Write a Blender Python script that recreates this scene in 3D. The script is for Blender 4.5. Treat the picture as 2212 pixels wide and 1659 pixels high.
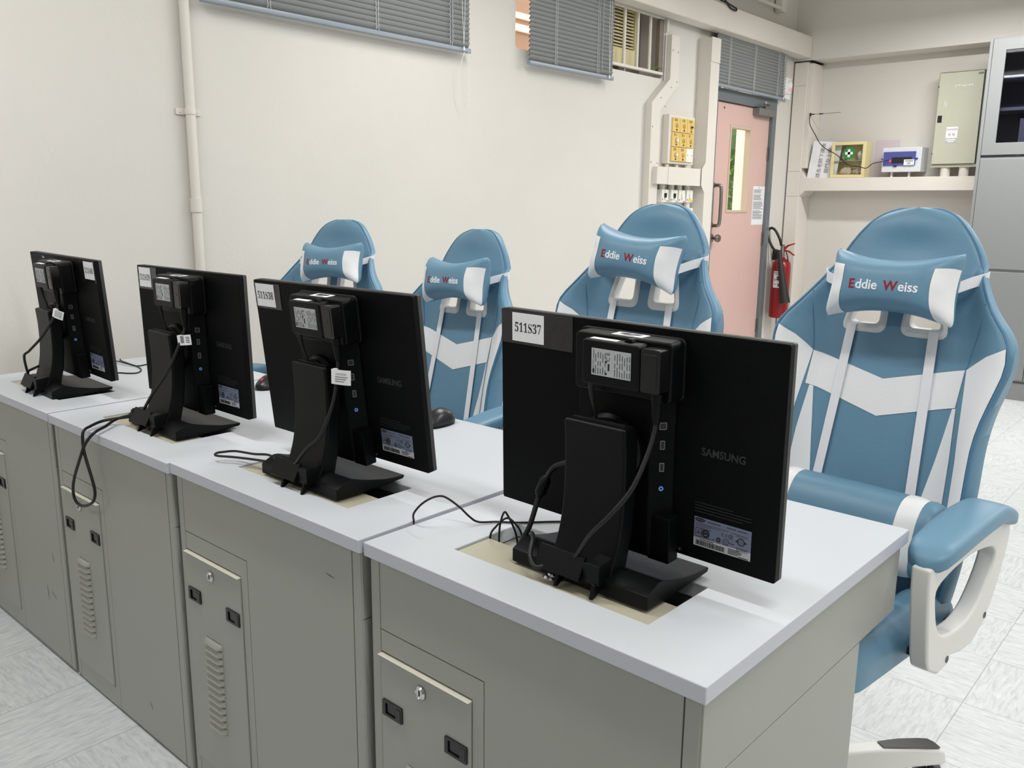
import bpy, bmesh, math, random
from mathutils import Vector, Matrix
from mathutils.bvhtree import BVHTree
random.seed(7)
for o in list(bpy.data.objects):
    bpy.data.objects.remove(o)
SC = bpy.context.scene
COL = SC.collection
PI = math.pi

# ------------------------------------------------------------------ camera
CAM_LOC = Vector((0.4267, -0.8333, 1.2958))
CAM_PITCH, CAM_ROLL, CAM_YAW, CAM_F = -0.2044, 0.0100, 2.2914, 1860.39
fw = Vector((math.cos(CAM_PITCH) * math.cos(CAM_YAW), math.cos(CAM_PITCH) * math.sin(CAM_YAW), math.sin(CAM_PITCH)))
rt = Vector((math.sin(CAM_YAW), -math.cos(CAM_YAW), 0))
up = rt.cross(fw)
r2 = math.cos(CAM_ROLL) * rt + math.sin(CAM_ROLL) * up
u2 = -math.sin(CAM_ROLL) * rt + math.cos(CAM_ROLL) * up
cd = bpy.data.cameras.new('camera')
cd.sensor_fit = 'HORIZONTAL'
cd.sensor_width = 36.0
cd.lens = CAM_F / 2212.0 * 36.0
cd.clip_start = 0.05
cam = bpy.data.objects.new('camera', cd)
COL.objects.link(cam)
mw = Matrix((r2, u2, -fw)).transposed().to_4x4()
mw.translation = CAM_LOC
cam.matrix_world = mw
SC.camera = cam

# ------------------------------------------------------------------ world, exposure
SC.view_settings.view_transform = 'Standard'
SC.view_settings.look = 'None'
SC.view_settings.gamma = 1.0
SC.view_settings.use_curve_mapping = False
SC.view_settings.exposure = 0.0
SC.cycles.use_denoising = True
SC.cycles.max_bounces = 10
SC.cycles.diffuse_bounces = 6
SC.cycles.glossy_bounces = 4
SC.cycles.transparent_max_bounces = 12
SC.cycles.sample_clamp_indirect = 6.0
SC.cycles.caustics_reflective = False
SC.cycles.caustics_refractive = False
wd = bpy.data.worlds.new('daylight')
SC.world = wd
wd.use_nodes = True
bg = wd.node_tree.nodes['Background']
bg.inputs[0].default_value = (1.0, 0.97, 0.90, 1)
bg.inputs[1].default_value = 3.0

# ceiling lamps of the room and two added ones: (x, y, power); tubes run along x
CEIL_Z = 3.15
LAMP_Z = 2.78
LAMPS = [(-1.55, -0.22, 21), (0.60, -0.22, 21), (2.9, -0.22, 21),
         (-1.55, 1.95, 20), (0.60, 1.95, 20), (2.9, 1.95, 21),
         (-0.95, 5.10, 48), (0.80, 5.10, 34), (2.9, 4.75, 26), (-1.55, 3.60, 6),  # first two are added near the back wall to brighten it
         (-1.55, -2.30, 17), (2.9, -2.70, 5)]
LAMP_COL = (1.0, 0.995, 0.985)


# ------------------------------------------------------------------ materials
def lin(c):
    return tuple((v / 12.92 if v <= 0.04045 else ((v + 0.055) / 1.055) ** 2.4) for v in (x / 255.0 for x in c))


def mat(name, rgb, rough=0.5, metal=0.0, spec=0.5, bump=0.0, bscale=200.0, var=0.0, vscale=4.0, coat=0.0, emit=None, estr=0.0):
    m = bpy.data.materials.new(name)
    m.use_nodes = True
    nt = m.node_tree
    b = nt.nodes['Principled BSDF']
    col = lin(rgb)
    b.inputs['Base Color'].default_value = (*col, 1)
    b.inputs['Roughness'].default_value = rough
    b.inputs['Metallic'].default_value = metal
    b.inputs['Specular IOR Level'].default_value = spec
    if coat:
        b.inputs['Coat Weight'].default_value = coat
        b.inputs['Coat Roughness'].default_value = 0.2
    if emit:
        b.inputs['Emission Color'].default_value = (*lin(emit), 1)
        b.inputs['Emission Strength'].default_value = estr
    if bump or var:
        tc = nt.nodes.new('ShaderNodeTexCoord')
        if bump:
            n = nt.nodes.new('ShaderNodeTexNoise')
            n.inputs['Scale'].default_value = bscale
            n.inputs['Detail'].default_value = 3
            nt.links.new(tc.outputs['Object'], n.inputs['Vector'])
            bp = nt.nodes.new('ShaderNodeBump')
            bp.inputs['Strength'].default_value = bump
            bp.inputs['Distance'].default_value = 0.002
            nt.links.new(n.outputs[0], bp.inputs['Height'])
            nt.links.new(bp.outputs[0], b.inputs['Normal'])
        if var:
            n2 = nt.nodes.new('ShaderNodeTexNoise')
            n2.inputs['Scale'].default_value = vscale
            n2.inputs['Detail'].default_value = 5
            nt.links.new(tc.outputs['Object'], n2.inputs['Vector'])
            rp = nt.nodes.new('ShaderNodeValToRGB')
            rp.color_ramp.elements[0].position = 0.3
            rp.color_ramp.elements[1].position = 0.7
            rp.color_ramp.elements[0].color = (*[v * (1 - var) for v in col], 1)
            rp.color_ramp.elements[1].color = (*[min(1, v * (1 + var * 0.5)) for v in col], 1)
            nt.links.new(n2.outputs[0], rp.inputs[0])
            nt.links.new(rp.outputs[0], b.inputs['Base Color'])
    return m


def wall_mat(name, rgb):
    """painted plaster: soft mottling, faint scuffs and fine roller texture"""
    m = mat(name, rgb, 0.75, spec=0.3)
    nt = m.node_tree
    b = nt.nodes['Principled BSDF']
    tc = nt.nodes.new('ShaderNodeTexCoord')
    big = nt.nodes.new('ShaderNodeTexNoise'); big.inputs['Scale'].default_value = 0.9; big.inputs['Detail'].default_value = 6; big.inputs['Roughness'].default_value = 0.65
    scuff = nt.nodes.new('ShaderNodeTexNoise'); scuff.inputs['Scale'].default_value = 7.0; scuff.inputs['Detail'].default_value = 8; scuff.inputs['Roughness'].default_value = 0.8
    for n in (big, scuff):
        nt.links.new(tc.outputs['Object'], n.inputs['Vector'])
    r1 = nt.nodes.new('ShaderNodeValToRGB')
    c = lin(rgb)
    r1.color_ramp.elements[0].position = 0.3; r1.color_ramp.elements[0].color = (*[v * 0.95 for v in c], 1)
    r1.color_ramp.elements[1].position = 0.65; r1.color_ramp.elements[1].color = (*c, 1)
    nt.links.new(big.outputs[0], r1.inputs[0])
    r2_ = nt.nodes.new('ShaderNodeValToRGB')
    r2_.color_ramp.elements[0].position = 0.70; r2_.color_ramp.elements[0].color = (0, 0, 0, 1)
    r2_.color_ramp.elements[1].position = 0.80; r2_.color_ramp.elements[1].color = (0.35, 0.35, 0.35, 1)
    nt.links.new(scuff.outputs[0], r2_.inputs[0])
    mx = nt.nodes.new('ShaderNodeMix'); mx.data_type = 'RGBA'
    nt.links.new(r2_.outputs[0], mx.inputs['Factor'])
    nt.links.new(r1.outputs[0], mx.inputs['A'])
    mx.inputs['B'].default_value = (*[v * 0.78 for v in c], 1)
    nt.links.new(mx.outputs['Result'], b.inputs['Base Color'])
    fine = nt.nodes.new('ShaderNodeTexNoise'); fine.inputs['Scale'].default_value = 60; fine.inputs['Detail'].default_value = 4
    nt.links.new(tc.outputs['Object'], fine.inputs['Vector'])
    mid = nt.nodes.new('ShaderNodeTexNoise'); mid.inputs['Scale'].default_value = 5; mid.inputs['Detail'].default_value = 2
    nt.links.new(tc.outputs['Object'], mid.inputs['Vector'])
    ad = nt.nodes.new('ShaderNodeMath'); ad.operation = 'MULTIPLY_ADD'; ad.inputs[1].default_value = 2.0
    nt.links.new(mid.outputs[0], ad.inputs[0]); nt.links.new(fine.outputs[0], ad.inputs[2])
    bp = nt.nodes.new('ShaderNodeBump'); bp.inputs['Strength'].default_value = 0.12; bp.inputs['Distance'].default_value = 0.004
    nt.links.new(ad.outputs[0], bp.inputs['Height'])
    nt.links.new(bp.outputs[0], b.inputs['Normal'])
    return m


def floor_mat():
    """vinyl tiles 305 mm, streaky grain turned a quarter on every other tile"""
    m = mat('vinyl_floor_tiles', (205, 208, 208), 0.38, spec=0.45)
    nt = m.node_tree
    L = nt.links
    b = nt.nodes['Principled BSDF']
    N = nt.nodes.new
    tc = N('ShaderNodeTexCoord')
    sp = N('ShaderNodeSeparateXYZ'); L.new(tc.outputs['Object'], sp.inputs[0])

    def math_(op, a, bb=None, v=None):
        n = N('ShaderNodeMath'); n.operation = op
        if hasattr(a, 'links'): L.new(a, n.inputs[0])
        else: n.inputs[0].default_value = a
        if bb is not None:
            if hasattr(bb, 'links'): L.new(bb, n.inputs[1])
            else: n.inputs[1].default_value = bb
        return n.outputs[0]
    T = 0.305
    u = math_('DIVIDE', math_('SUBTRACT', sp.outputs[0], -1.87 + T * 6 - 3 * T * 4), T)
    v = math_('DIVIDE', math_('SUBTRACT', sp.outputs[1], 0.02 - T * 20), T)
    fu, fv = math_('FLOOR', u), math_('FLOOR', v)
    par = math_('MODULO', math_('ADD', math_('ADD', fu, fv), 100.0), 2.0)
    # two streak directions
    nz = []
    for sx, sy in ((16, 95), (95, 16)):
        mp = N('ShaderNodeMapping'); mp.inputs['Scale'].default_value = (sx, sy, 1)
        L.new(tc.outputs['Object'], mp.inputs[0])
        n = N('ShaderNodeTexNoise'); n.inputs['Scale'].default_value = 1.0; n.inputs['Detail'].default_value = 6; n.inputs['Roughness'].default_value = 0.7
        n.inputs['Distortion'].default_value = 0.6
        L.new(mp.outputs[0], n.inputs['Vector'])
        nz.append(n.outputs[0])
    mx = N('ShaderNodeMix'); mx.data_type = 'FLOAT'
    L.new(par, mx.inputs[0]); L.new(nz[0], mx.inputs[2]); L.new(nz[1], mx.inputs[3])
    rp = N('ShaderNodeValToRGB')
    e = rp.color_ramp.elements
    e[0].position = 0.30; e[0].color = (*lin((178, 182, 184)), 1)
    e[1].position = 0.70; e[1].color = (*lin((218, 221, 221)), 1)
    k = e.new(0.50); k.color = (*lin((202, 206, 206)), 1)
    L.new(mx.outputs[0], rp.inputs[0])
    # per tile tone
    wn = N('ShaderNodeTexWhiteNoise'); wn.noise_dimensions = '2D'
    cb = N('ShaderNodeCombineXYZ'); L.new(fu, cb.inputs[0]); L.new(fv, cb.inputs[1]); L.new(cb.outputs[0], wn.inputs['Vector'])
    tone = math_('ADD', math_('MULTIPLY', wn.outputs[0], 0.06), 0.95)
    # joints
    def edge(t):
        f = math_('FRACT', t)
        d = math_('MINIMUM', f, math_('SUBTRACT', 1.0, f))
        return math_('LESS_THAN', d, 0.0035)
    joint = math_('MAXIMUM', edge(u), edge(v))
    tone2 = math_('MULTIPLY', tone, math_('SUBTRACT', 1.0, math_('MULTIPLY', joint, 0.45)))
    vm = N('ShaderNodeVectorMath'); vm.operation = 'SCALE'
    L.new(rp.outputs[0], vm.inputs[0]); L.new(tone2, vm.inputs['Scale'])
    L.new(vm.outputs[0], b.inputs['Base Color'])
    return m


def glass_mat(name, tint=(1, 1, 1), alpha=0.12, rough=0.02):
    m = bpy.data.materials.new(name); m.use_nodes = True
    nt = m.node_tree; nt.nodes.clear()
    o = nt.nodes.new('ShaderNodeOutputMaterial')
    t = nt.nodes.new('ShaderNodeBsdfTransparent'); t.inputs[0].default_value = (*tint, 1)
    g = nt.nodes.new('ShaderNodeBsdfGlossy'); g.inputs['Roughness'].default_value = rough
    lw = nt.nodes.new('ShaderNodeLayerWeight'); lw.inputs[0].default_value = 0.5
    pw = nt.nodes.new('ShaderNodeMath'); pw.operation = 'POWER'; pw.inputs[1].default_value = 4.0
    fr = nt.nodes.new('ShaderNodeMath'); fr.operation = 'MULTIPLY_ADD'; fr.inputs[1].default_value = 0.5; fr.inputs[2].default_value = 0.02
    nt.links.new(lw.outputs['Facing'], pw.inputs[0]); nt.links.new(pw.outputs[0], fr.inputs[0])
    mx = nt.nodes.new('ShaderNodeMixShader')
    nt.links.new(fr.outputs[0], mx.inputs[0]); nt.links.new(t.outputs[0], mx.inputs[1]); nt.links.new(g.outputs[0], mx.inputs[2])
    nt.links.new(mx.outputs[0], o.inputs[0])
    return m


M = dict(
    wall=wall_mat('painted_wall', (216, 212, 206)),
    ceiling=mat('ceiling_paint', (232, 230, 224), 0.9),
    floor=floor_mat(),
    trunk=mat('white_painted_trunking', (219, 214, 205), 0.55, bump=0.08, bscale=40, var=0.03, vscale=3),
    worktop=mat('laminate_worktop', (199, 203, 208), 0.45, spec=0.35, bump=0.03, bscale=500),
    edge=mat('worktop_edge_band', (189, 192, 202), 0.4),
    steel=mat('beige_grey_painted_steel', (155, 156, 150), 0.36, spec=0.5, bump=0.05, bscale=350, var=0.015, vscale=2),
    steel_lit=mat('painted_steel_lit_lip', (206, 203, 190), 0.35, spec=0.5),  # lighter copy of the steel, the lip's lit top is in the colour
    plate=mat('cream_plate', (180, 175, 154), 0.5, var=0.04, vscale=9),
    tray=mat('grey_cable_well', (84, 86, 86), 0.6),
    scuff=mat('scuff_mark', (92, 92, 88), 0.7),
    blackplastic=mat('black_matt_plastic', (8, 9, 11), 0.40, spec=0.17, bump=0.12, bscale=1400),
    blackback=mat('black_textured_plastic', (5, 6, 8), 0.5, spec=0.10, bump=0.25, bscale=1600),
    blackgloss=mat('black_gloss_plastic', (18, 18, 20), 0.22, spec=0.5),
    edgegrey=mat('monitor_edge_plastic', (52, 52, 50), 0.45, spec=0.5),
    rubber=mat('black_cable', (20, 20, 22), 0.45, spec=0.4),
    logo=mat('embossed_black', (26, 28, 33), 0.38, spec=0.5),
    screen=mat('dark_screen', (8, 8, 10), 0.15),
    paper=mat('white_paper', (232, 233, 236), 0.7),
    papershade=mat('aged_paper', (222, 222, 226), 0.75),
    tape=mat('clear_tape', (24, 25, 26), 0.12, spec=0.7, bump=0.5, bscale=45),
    ink=mat('black_ink', (22, 22, 26), 0.6),
    inkgrey=mat('grey_ink', (78, 80, 84), 0.6),
    sticker=mat('blue_grey_sticker', (106, 114, 138), 0.45),
    silverlabel=mat('silver_label', (178, 181, 184), 0.4),
    blue=mat('blue_pu_leather', (102, 142, 167), 0.42, spec=0.45, bump=0.10, bscale=260, var=0.03, vscale=6),
    bluedark=mat('blue_piping', (78, 124, 156), 0.4, spec=0.4),
    white=mat('white_pu_leather', (238, 239, 241), 0.4, spec=0.45, bump=0.10, bscale=260),
    whiteplastic=mat('white_plastic', (226, 225, 222), 0.38, spec=0.5, bump=0.05, bscale=900),
    elastic=mat('white_elastic', (236, 236, 241), 0.8, bump=0.4, bscale=900),
    embred=mat('red_embroidery', (150, 18, 38), 0.7),
    embwhite=mat('white_embroidery', (236, 238, 242), 0.7),
    caster=mat('black_caster', (24, 24, 26), 0.4),
    chrome=mat('chrome', (210, 210, 212), 0.14, metal=1.0),
    steelbrushed=mat('brushed_steel', (150, 146, 140), 0.32, metal=1.0),
    blind=mat('grey_blind_slat', (128, 131, 131), 0.42, spec=0.5),
    blindrail=mat('pale_blue_blind_rail', (140, 149, 158), 0.35, spec=0.5),
    cord=mat('white_cord', (232, 232, 230), 0.7),
    doorpink=mat('pink_door_paint', (212, 177, 169), 0.45, spec=0.45, bump=0.04, bscale=120, var=0.02, vscale=3),
    doorbead=mat('beige_glazing_bead', (200, 182, 160), 0.5),
    frame=mat('slate_grey_door_frame', (104, 112, 116), 0.4),
    closer=mat('grey_closer', (124, 122, 120), 0.4, metal=0.3),
    cabinet=mat('light_grey_cabinet_steel', (130, 132, 133), 0.34, spec=0.5, bump=0.04, bscale=420),
    cabgap=mat('cabinet_dark_joint', (70, 72, 74), 0.6),
    cabdark=mat('cabinet_dark_interior', (74, 72, 84), 0.6),
    panel=mat('grey_green_panel_steel', (186, 186, 168), 0.4, spec=0.45, bump=0.1, bscale=300, var=0.03, vscale=7),
    blackpaint=mat('black_slot', (16, 16, 17), 0.5),
    aid=mat('cream_first_aid_box', (222, 210, 158), 0.45),
    aidin=mat('first_aid_interior', (176, 170, 138), 0.6),
    green=mat('green_disc', (42, 128, 62), 0.45),
    bandage=mat('white_gauze', (222, 224, 220), 0.6, bump=0.8, bscale=35),
    packet=mat('pink_beige_packet', (196, 176, 158), 0.3, bump=0.6, bscale=30),
    breaker=mat('white_breaker_box', (214, 217, 222), 0.35),
    bluewin=mat('blue_violet_cover', (74, 80, 150), 0.2, spec=0.6),
    bluetab=mat('blue_clip', (40, 72, 150), 0.4),
    led=mat('red_indicator', (230, 40, 60), 0.4, emit=(255, 50, 70), estr=2.0),
    lilac=mat('pale_lilac_paper', (208, 194, 203), 0.75),
    danger=mat('purple_print', (120, 60, 96), 0.6),
    extred=mat('extinguisher_red', (140, 20, 26), 0.28, spec=0.5),
    extred2=mat('red_lever', (160, 24, 30), 0.35),
    hornblack=mat('black_horn', (26, 26, 27), 0.45),
    switch=mat('yellowed_switch', (222, 190, 112), 0.4),
    switchw=mat('white_switch', (230, 229, 222), 0.4),
    yellow=mat('yellow_tag', (226, 206, 70), 0.5),
    redtag=mat('red_tag', (200, 50, 44), 0.5),
    ac=mat('cream_air_conditioner', (214, 202, 158), 0.5),
    acdark=mat('air_conditioner_gap', (74, 68, 54), 0.7),
    board=mat('brown_grey_board', (128, 118, 106), 0.7),
    windowframe=mat('window_frame_brown', (120, 92, 74), 0.5),
    glass=glass_mat('clear_glass'),
    aidglass=glass_mat('first_aid_glass', (0.96, 0.97, 0.95)),
    cabglass=glass_mat('smoked_cabinet_glass', (0.66, 0.66, 0.74)),
    pillar=mat('cream_outside_pillar', (242, 226, 208), 0.8, var=0.06, vscale=3),
    slatlight=mat('sunlit_cream_band', (255, 238, 214), 0.7),
    slatbrown=mat('brown_shutter_band', (150, 120, 98), 0.7),
    slatorange=mat('peach_band', (236, 186, 150), 0.7),
    paving=mat('outside_paving', (170, 166, 156), 0.8),
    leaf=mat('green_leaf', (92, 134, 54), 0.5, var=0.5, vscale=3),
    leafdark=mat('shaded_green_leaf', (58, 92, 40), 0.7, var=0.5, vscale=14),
    bark=mat('dark_bark', (70, 58, 46), 0.8),
    mouse=mat('black_mouse_shell', (28, 28, 30), 0.3, spec=0.5),
    mousered=mat('red_wheel', (214, 60, 76), 0.4),
    lampbody=mat('white_lamp_body', (236, 236, 232), 0.5),
    lamptube=mat('lit_tube', (250, 250, 245), 0.4, emit=(255, 252, 244), estr=3.0),
    jackblue=mat('blue_jack', (96, 140, 210), 0.4),
    portmetal=mat('port_metal', (104, 104, 104), 0.4, metal=0.4),
    sensor=mat('white_sensor', (236, 236, 236), 0.35),
    sensorred=mat('sensor_red_glow', (240, 120, 110), 0.4, emit=(255, 110, 100), estr=0.8),
)


# ------------------------------------------------------------------ mesh builder
class MB:
    def __init__(self):
        self.v, self.f, self.mi = [], [], []

    def add(self, vs, fs, mi=0, T=None):
        n = len(self.v)
        for p in vs:
            p = Vector(p)
            self.v.append(T @ p if T is not None else p)
        for f in fs:
            self.f.append(tuple(i + n for i in f)); self.mi.append(mi)
        return self

    def box(self, x0, x1, y0, y1, z0, z1, mi=0, T=None):
        vs = [(x, y, z) for z in (z0, z1) for y in (y0, y1) for x in (x0, x1)]
        fs = [(0, 2, 3, 1), (4, 5, 7, 6), (0, 1, 5, 4), (2, 6, 7, 3), (0, 4, 6, 2), (1, 3, 7, 5)]
        return self.add(vs, fs, mi, T)

    def poly(self, outer, holes, fn, t0, t1, mi=0, T=None):
        """2-D outline with holes extruded from t0 to t1; fn(u, v, t) -> point"""
        loops = [outer] + list(holes)
        flat = [p for lp in loops for p in lp]
        if holes:
            bm = bmesh.new()
            k = 0
            bv = [bm.verts.new((a, b, 0)) for a, b in flat]
            for lp in loops:
                m = len(lp)
                for i in range(m):
                    bm.edges.new((bv[k + i], bv[k + (i + 1) % m]))
                k += m
            bm.verts.index_update()
            bmesh.ops.triangle_fill(bm, use_beauty=True, use_dissolve=False, edges=bm.edges[:], normal=(0, 0, 1))
            tris = [tuple(v.index for v in f.verts) for f in bm.faces]
            bm.free()
        else:
            tris = [tuple(range(len(flat)))]
        n = len(flat)
        vs = [fn(a, b, t0) for a, b in flat] + [fn(a, b, t1) for a, b in flat]
        fs = [tuple(t) for t in tris] + [tuple(i + n for i in reversed(t)) for t in tris]
        k = 0
        for lp in loops:
            m = len(lp)
            for i in range(m):
                j = (i + 1) % m
                fs.append((k + i, k + j, k + j + n, k + i + n))
            k += m
        self.add(vs, fs, mi, T)
        return self

    def tube(self, pts, r, n=8, smooth=0, closed=False, mi=0, T=None, flat=None):
        pts = [Vector(p) for p in pts]
        if smooth:
            if isinstance(r, (list, tuple)):
                r = [q.x for q in spline([Vector((q, 0, 0)) for q in r], smooth, closed)]
            pts = spline(pts, smooth, closed)
        m = len(pts)
        tang = []
        for i in range(m):
            a = pts[(i - 1) % m] if (closed or i > 0) else pts[i]
            b = pts[(i + 1) % m] if (closed or i < m - 1) else pts[i]
            t = (b - a)
            tang.append(t.normalized() if t.length > 1e-9 else Vector((0, 0, 1)))
        ref = Vector((0, 0, 1)) if abs(tang[0].z) < 0.9 else Vector((1, 0, 0))
        nrm = (ref - tang[0] * ref.dot(tang[0])).normalized()
        vs, fs = [], []
        for i in range(m):
            nrm = (nrm - tang[i] * nrm.dot(tang[i])).normalized()
            bn = tang[i].cross(nrm)
            rr = r[i] if isinstance(r, (list, tuple)) else r
            for k in range(n):
                a = 2 * PI * k / n
                s1, s2 = (1, 1) if flat is None else flat
                vs.append(pts[i] + nrm * (math.cos(a) * rr * s1) + bn * (math.sin(a) * rr * s2))
        for i in range(m if closed else m - 1):
            j = (i + 1) % m
            for k in range(n):
                l = (k + 1) % n
                fs.append((i * n + k, i * n + l, j * n + l, j * n + k))
        if not closed:
            fs.append(tuple(reversed(range(n))))
            fs.append(tuple(range((m - 1) * n, m * n)))
        return self.add(vs, fs, mi, T)

    def lathe(self, prof, n=24, T=None, mi=0, ring=False):
        """profile [(r, z)] spun about local z"""
        vs, fs = [], []
        m = len(prof)
        for r, z in prof:
            for k in range(n):
                a = 2 * PI * k / n
                vs.append((r * math.cos(a), r * math.sin(a), z))
        for i in range(m - 1):
            for k in range(n):
                l = (k + 1) % n
                fs.append((i * n + k, i * n + l, (i + 1) * n + l, (i + 1) * n + k))
        if ring:
            for k in range(n):
                l = (k + 1) % n
                fs.append(((m - 1) * n + k, (m - 1) * n + l, l, k))
        else:
            fs.append(tuple(reversed(range(n))))
            fs.append(tuple(range((m - 1) * n, m * n)))
        return self.add(vs, fs, mi, T)

    def grid(self, fn, nu, nv, mi=0, wrap_u=False, T=None):
        vs = [fn(i / (nu if wrap_u else nu - 1), j / (nv - 1)) for j in range(nv) for i in range(nu)]
        fs = []
        for j in range(nv - 1):
            for i in range(nu if wrap_u else nu - 1):
                k = (i + 1) % nu
                fs.append((j * nu + i, j * nu + k, (j + 1) * nu + k, (j + 1) * nu + i))
        return self.add(vs, fs, mi, T)

    def ribbon(self, pts, wvec, t=0.001, mi=0, smooth=0):
        """flat strap following pts, width vector(s) wvec"""
        pts = [Vector(p) for p in pts]
        ws = [Vector(w) for w in wvec] if isinstance(wvec[0], (tuple, list, Vector)) else [Vector(wvec)] * len(pts)
        if smooth:
            pts = spline(pts, smooth)
            ws = spline(ws, smooth)
        vs, fs = [], []
        m = len(pts)
        for i in range(m):
            tg = (pts[min(i + 1, m - 1)] - pts[max(i - 1, 0)]).normalized()
            w = ws[i]
            nn = tg.cross(w).normalized() * (t / 2)
            for s, q in ((-.5, 1), (.5, 1), (.5, -1), (-.5, -1)):
                vs.append(pts[i] + w * s + nn * q)
        for i in range(m - 1):
            for k in range(4):
                l = (k + 1) % 4
                fs.append((i * 4 + k, i * 4 + l, i * 4 + 4 + l, i * 4 + 4 + k))
        fs += [(3, 2, 1, 0), tuple(range(4 * m - 4, 4 * m))]
        return self.add(vs, fs, mi)

    def text(self, body, size, T, mi=0, align='LEFT', sx=1.0, ext=0.0, bold=0.0):
        vs, fs = glyphs(body, align, ext / size if size else 0, bold)
        self.add([(x * size * sx, y * size, z * size) for x, y, z in vs], fs, mi, T)
        return self

    def build(self, name, m, parent=None, bevel=0, seg=2, smooth=True, angle=38, loc=None, rot=None, weld=False, fix=True):
        me = bpy.data.meshes.new(name)
        me.from_pydata([tuple(p) for p in self.v], [], self.f)
        ms = m if isinstance(m, (list, tuple)) else [m]
        for x in ms:
            me.materials.append(x)
        if len(ms) > 1:
            me.polygons.foreach_set('material_index', self.mi)
        bm = bmesh.new(); bm.from_mesh(me)
        if weld:
            bmesh.ops.remove_doubles(bm, verts=bm.verts, dist=1e-5)
        if fix:
            bmesh.ops.recalc_face_normals(bm, faces=bm.faces)
        bm.to_mesh(me); bm.free()
        if smooth:
            me.polygons.foreach_set('use_smooth', [True] * len(me.polygons))
            me.set_sharp_from_angle(angle=math.radians(angle))
        me.update()
        o = bpy.data.objects.new(name, me)
        COL.objects.link(o)
        if parent is not None:
            o.parent = parent
        if loc is not None:
            o.location = loc
        if rot is not None:
            o.rotation_euler = rot
        if bevel:
            md = o.modifiers.new('bevel', 'BEVEL')
            md.width = bevel; md.segments = seg; md.limit_method = 'ANGLE'; md.angle_limit = math.radians(35)
            md.harden_normals = True
        return o


def spline(pts, k, closed=False):
    out = []
    n = len(pts)
    rng = range(n) if closed else range(n - 1)
    for i in rng:
        if closed:
            p0, p1, p2, p3 = pts[(i - 1) % n], pts[i], pts[(i + 1) % n], pts[(i + 2) % n]
        else:
            p1, p2 = pts[i], pts[i + 1]
            p0 = pts[i - 1] if i else p1 * 2 - p2
            p3 = pts[i + 2] if i + 2 < n else p2 * 2 - p1
        for s in range(k):
            t = s / k
            out.append(0.5 * ((2 * p1) + (p2 - p0) * t + (2 * p0 - 5 * p1 + 4 * p2 - p3) * t * t + (3 * p1 - p0 - 3 * p2 + p3) * t ** 3))
    if not closed:
        out.append(pts[-1])
    return out


_gl = {}


def glyphs(body, align='LEFT', ext=0.0, bold=0.0):
    key = (body, align, round(ext, 4), bold)
    if key not in _gl:
        cu = bpy.data.curves.new('lettering_source', 'FONT')
        cu.body = body; cu.size = 1.0; cu.align_x = align; cu.align_y = 'CENTER'
        cu.extrude = ext
        cu.offset = bold
        cu.resolution_u = 3
        ob = bpy.data.objects.new('lettering_source', cu)
        COL.objects.link(ob)
        dg = bpy.context.evaluated_depsgraph_get()
        me = bpy.data.meshes.new_from_object(ob.evaluated_get(dg))
        _gl[key] = ([tuple(v.co) for v in me.vertices], [tuple(p.vertices) for p in me.polygons])
        bpy.data.objects.remove(ob); bpy.data.curves.remove(cu); bpy.data.meshes.remove(me)
    return _gl[key]


def rrect(x0, x1, y0, y1, r, n=4):
    out = []
    for cx, cy, a0 in ((x1 - r, y1 - r, 0), (x0 + r, y1 - r, PI / 2), (x0 + r, y0 + r, PI), (x1 - r, y0 + r, 1.5 * PI)):
        for i in range(n + 1):
            a = a0 + PI / 2 * i / n
            out.append((cx + r * math.cos(a), cy + r * math.sin(a)))
    return out


def thing(name, label, cat, loc=(0, 0, 0), rz=0.0, group=None):
    o = bpy.data.objects.new(name, None)
    COL.objects.link(o)
    o.empty_display_size = 0.05
    o.location = loc; o.rotation_euler = (0, 0, rz)
    return tag(o, label, cat, group)


def tag(o, label, cat, group=None):
    o['label'] = label; o['category'] = cat
    if group:
        o['group'] = group
    return o


def struct(o, label=None):
    o['kind'] = 'structure'
    if label:
        o['label'] = label
    return o


def copy_tree(o, parent=None):
    c = o.copy(); COL.objects.link(c)
    if parent is not None:
        c.parent = parent
    for ch in o.children:
        copy_tree(ch, c)
    return c


def XY(a, b, t): return (a, b, t)
def XZ(a, b, t): return (a, t, b)      # outline in x-z, extruded along y
def YZ(a, b, t): return (t, a, b)      # outline in y-z, extruded along x


WX = -2.75          # plane of the end wall
BY = 6.44           # plane of the back wall

# ------------------------------------------------------------------ room shell
RX1, RY0 = 4.6, -6.5
struct(MB().box(WX - 0.25, RX1 + .2, RY0 - .2, BY + .3, -0.12, 0).build('floor', M['floor'], smooth=False))
struct(MB().box(WX - 0.25, RX1 + .2, RY0 - .2, BY + .3, CEIL_Z, CEIL_Z + .12).build('ceiling', M['ceiling'], smooth=False))
# end wall with window opening and doorway
OPEN = (2.784, 4.237, 2.112, 2.78)
DOOR = (4.93, 5.945, 0.0, 2.52)
w = MB()
outer = [(RY0, 0), (DOOR[0], 0), (DOOR[0], DOOR[3]), (DOOR[1], DOOR[3]), (DOOR[1], 0), (BY, 0), (BY, CEIL_Z), (RY0, CEIL_Z)]
win = rrect(OPEN[0], OPEN[1], OPEN[2], OPEN[3], 0.02, 3)
w.poly(outer, [win], YZ, WX - 0.22, WX)
struct(w.build('wall_left', M['wall'], smooth=False))
struct(MB().box(WX - .22, RX1, BY, BY + .2, 0, CEIL_Z).build('wall_back', M['wall'], smooth=False))
struct(MB().box(RX1, RX1 + .2, RY0, BY, 0, CEIL_Z).build('wall_right', M['wall'], smooth=False))
struct(MB().box(WX - .22, RX1, RY0 - .2, RY0, 0, CEIL_Z).build('wall_front', M['wall'], smooth=False))
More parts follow.
